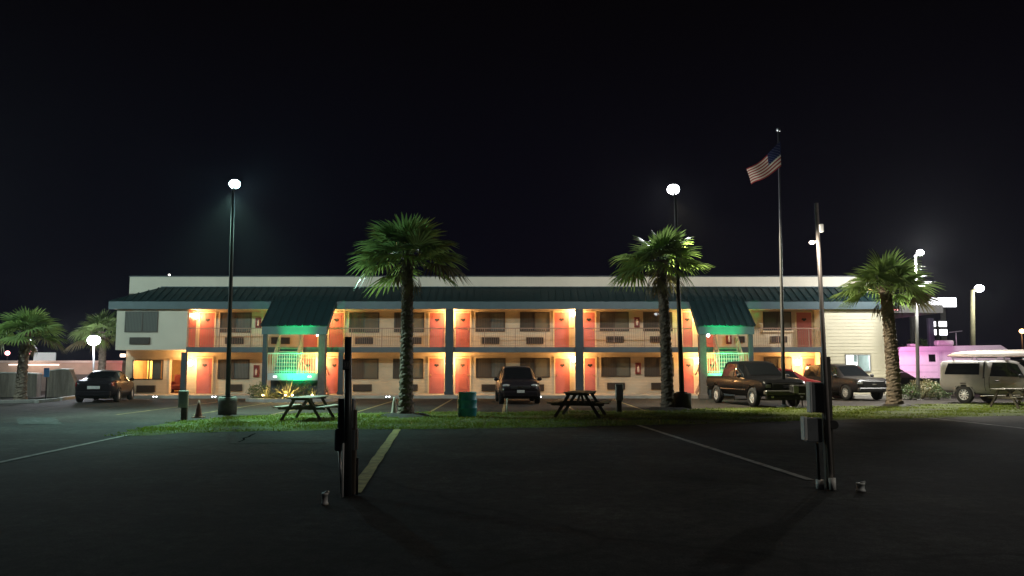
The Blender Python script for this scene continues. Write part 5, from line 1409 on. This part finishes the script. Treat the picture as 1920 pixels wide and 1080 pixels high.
def grey_wall(outline, Y, label, th=.4):
    xs = [PX(a, Y) for a, _ in outline]; t_ = thing('garden_wall', label, 'wall', (sum(xs)/len(xs), Y, 0), group='rough grey walls at the far left')
    b = MB(); b.extr([(PX(a,Y)-t_.location.x, 0, max(0, PZ(c_,Y))) for a, c_ in outline], (0,th,0)); b.build('wall', M_gwall, t_)
    b = MB()
    tops = [(a,c_) for a, c_ in outline if PZ(c_,Y) > .5]
    for (a,c1),(d_,c2) in zip(tops, tops[1:]): b.bar((PX(a,Y)-t_.location.x,th/2,PZ(c1,Y)+.03),(PX(d_,Y)-t_.location.x,th/2,PZ(c2,Y)+.03),th+.08,.06)
    b.build('coping', M_conc, t_)
grey_wall([(-70,760),(-70,700),(40,700),(71,702),(71,760)], 42.6, 'rough grey wall behind the far left palm trunk')
grey_wall([(88,760),(88,697),(112,693),(131,694),(152,738),(152,760)], 42.9, 'rough grey wall with a sloping end just left of the black saloon')
p0 = G(85.5, 750); t_ = thing('sign_post', 'small blue sign on a thin dark post in the gap of the rough grey wall', 'sign', p0)
H = PZ(690,p0.y); b = MB(); b.tube([(0,0,0),(0,0,H)],.035,8); b.build('post', M_darkpole, t_)
b = MB(); b.bbox(-.13,.13,-.06,-.036,PZ(707,p0.y),H,.01); b.build('panel', mat('blue_sign',(0.10,0.30,0.62),.4), t_)
for (a, c_, lab) in ((( -20,757),(66,755),'pale concrete wheel stop at the far left edge'),((68,755.5),(108,752),'short pale wheel stop below the blue sign'),((112,751),(146,746),'pale wheel stop touching the black saloon')):
    p0, p1 = G(*a), G(*c_); b = MB(); b.bar((p0.x,p0.y,.07),(p1.x,p1.y,.07),.22,.14); tag(b.build('wheel_stop', M_conc), lab, 'wheel stop', 'wheel stops along the far left')

# armchair seen through the open doorway
ac_ = thing('armchair', 'reddish armchair inside the open doorway of the lit room', 'armchair', (PX(334,YW+1.2),YW+1.3,ZS+.01))
Mr = mat('red_upholstery',(0.20,0.03,0.02),.85)
b = MB(); b.bbox(-.32,.32,-.3,.3,.15,.45,.06); b.build('seat', Mr, ac_)
b = MB(); b.bbox(-.34,.34,.26,.44,.2,1.0,.06); b.build('backrest', Mr, ac_)
for sd in (1,-1):
    b = MB(); b.bbox(sd*.38-.06,sd*.38+.06,-.3,.3,.0,.62,.04); b.build('armrest', Mr, ac_)

# ================================================================== FAR RIGHT: petrol station lights
GY = 82.0
gs = thing('petrol_station', 'distant petrol station canopy with a glowing white sign fascia', 'petrol station', (PX(1763,GY),GY,0))
b = MB(); b.bbox(lx(1700,GY,gs),lx(1800,GY,gs),.12,6,PZ(576,GY),PZ(557,GY),.05); b.build('canopy', mat('station_canopy',(.08,.08,.09),.7), gs)
b = MB(); b.bbox(lx(1729,GY,gs),lx(1799,GY,gs),-.1,.118,PZ(575.5,GY),PZ(558,GY),.08); b.build('sign_fascia', M_sign_e, gs)
for px in (1735,1795):
    b = MB(); b.bbox(lx(px,GY,gs)-.2,lx(px,GY,gs)+.2,2,2.4,0,PZ(576,GY)-.003,.03); b.build('pillar', M_conc, gs)
p_ = thing('price_sign', 'four glowing white panels of a pole sign below the station canopy', 'sign', (PX(1764,76),76,0))
b = MB(); b.bbox(lx(1748,76,p_),lx(1780,76,p_),.05,.4,PZ(630,76),PZ(600,76),.03); b.build('cabinet', M_dark, p_)
for (a,c_,t1,t2) in ((1750.5,1758.5,602.5,612.5),(1764.5,1779,602.5,612.5),(1750.5,1759,617.5,628),(1765,1779.5,617.5,628.5)):
    b = MB(); b.bbox(lx(a,76,p_),lx(c_,76,p_),-.02,.048,PZ(t2,76),PZ(t1,76),.04); b.build('lit_panel', M_sign_e, p_)
b = MB(); b.tube([(0,.25,0),(0,.25,PZ(630,76))],.15,10); b.build('post', M_darkpole, p_)
o = thing('street_lamp', 'small orange street lamp at the far right edge', 'street lamp', (PX(1919,90),90,0))
H = PZ(621,90); b = MB(); b.tube([(0,0,0),(0,0,H)],[.12,.07],8); b.build('pole', M_darkpole, o)
b = MB(); b.ell((0,-.1,H),(.3,.25,.26),14,8); b.build('lens', M_orange_e, o)
light('POINT',(PX(1919,90),89.2,H),250,(1,.45,.18),o,size=.2)
# dark tree belt beyond the trailer
def far_tree(px, Y, r_, h, seed, label):
    rnd = random.Random(seed); t_ = thing('tree', label, 'tree', (PX(px,Y),Y,0), group='dark trees beyond the trailer')
    b = MB(); b.tube([(0,0,0),(0,0,h*.6)],[.2,.1],8); b.build('trunk', M_trunk, t_)
    b = MB()
    for k in range(7):
        a = rnd.uniform(0,6.28); leaf_blob(b,(math.cos(a)*r_*.5,math.sin(a)*r_*.5,h*rnd.uniform(.45,.85)),(r_*.55,r_*.55,h*.22),260,rnd,.22)
    b.build('crown', M_bush, t_)
far_tree(1712, 66, 2.2, 4.0, 4, 'dark bushy tree behind the left end of the pink trailer')
far_tree(1752, 70, 2.0, 3.6, 5, 'dark bushy tree under the four lit sign panels')

# ================================================================== HALO MIST (thin mist added to stand in for lens glare at the lamps)
mh = bpy.data.materials.new('halo_mist'); mh.use_nodes = True
nt = mh.node_tree; nt.nodes.clear()
o_ = nt.nodes.new('ShaderNodeOutputMaterial'); v_ = nt.nodes.new('ShaderNodeVolumePrincipled')
v_.inputs['Density'].default_value = 0.00022; v_.inputs['Color'].default_value = (0.9, 0.93, 1.0, 1); v_.inputs['Anisotropy'].default_value = 0.6
nt.links.new(v_.outputs[0], o_.inputs['Volume'])
b = MB(); b.box(-130, 130, -12, 130, -1.2, 16)
hz = b.build('haze', mh); hz['kind'] = 'stuff'; hz['label'] = 'thin mist added to give the lamps their halos'; hz['category'] = 'haze'
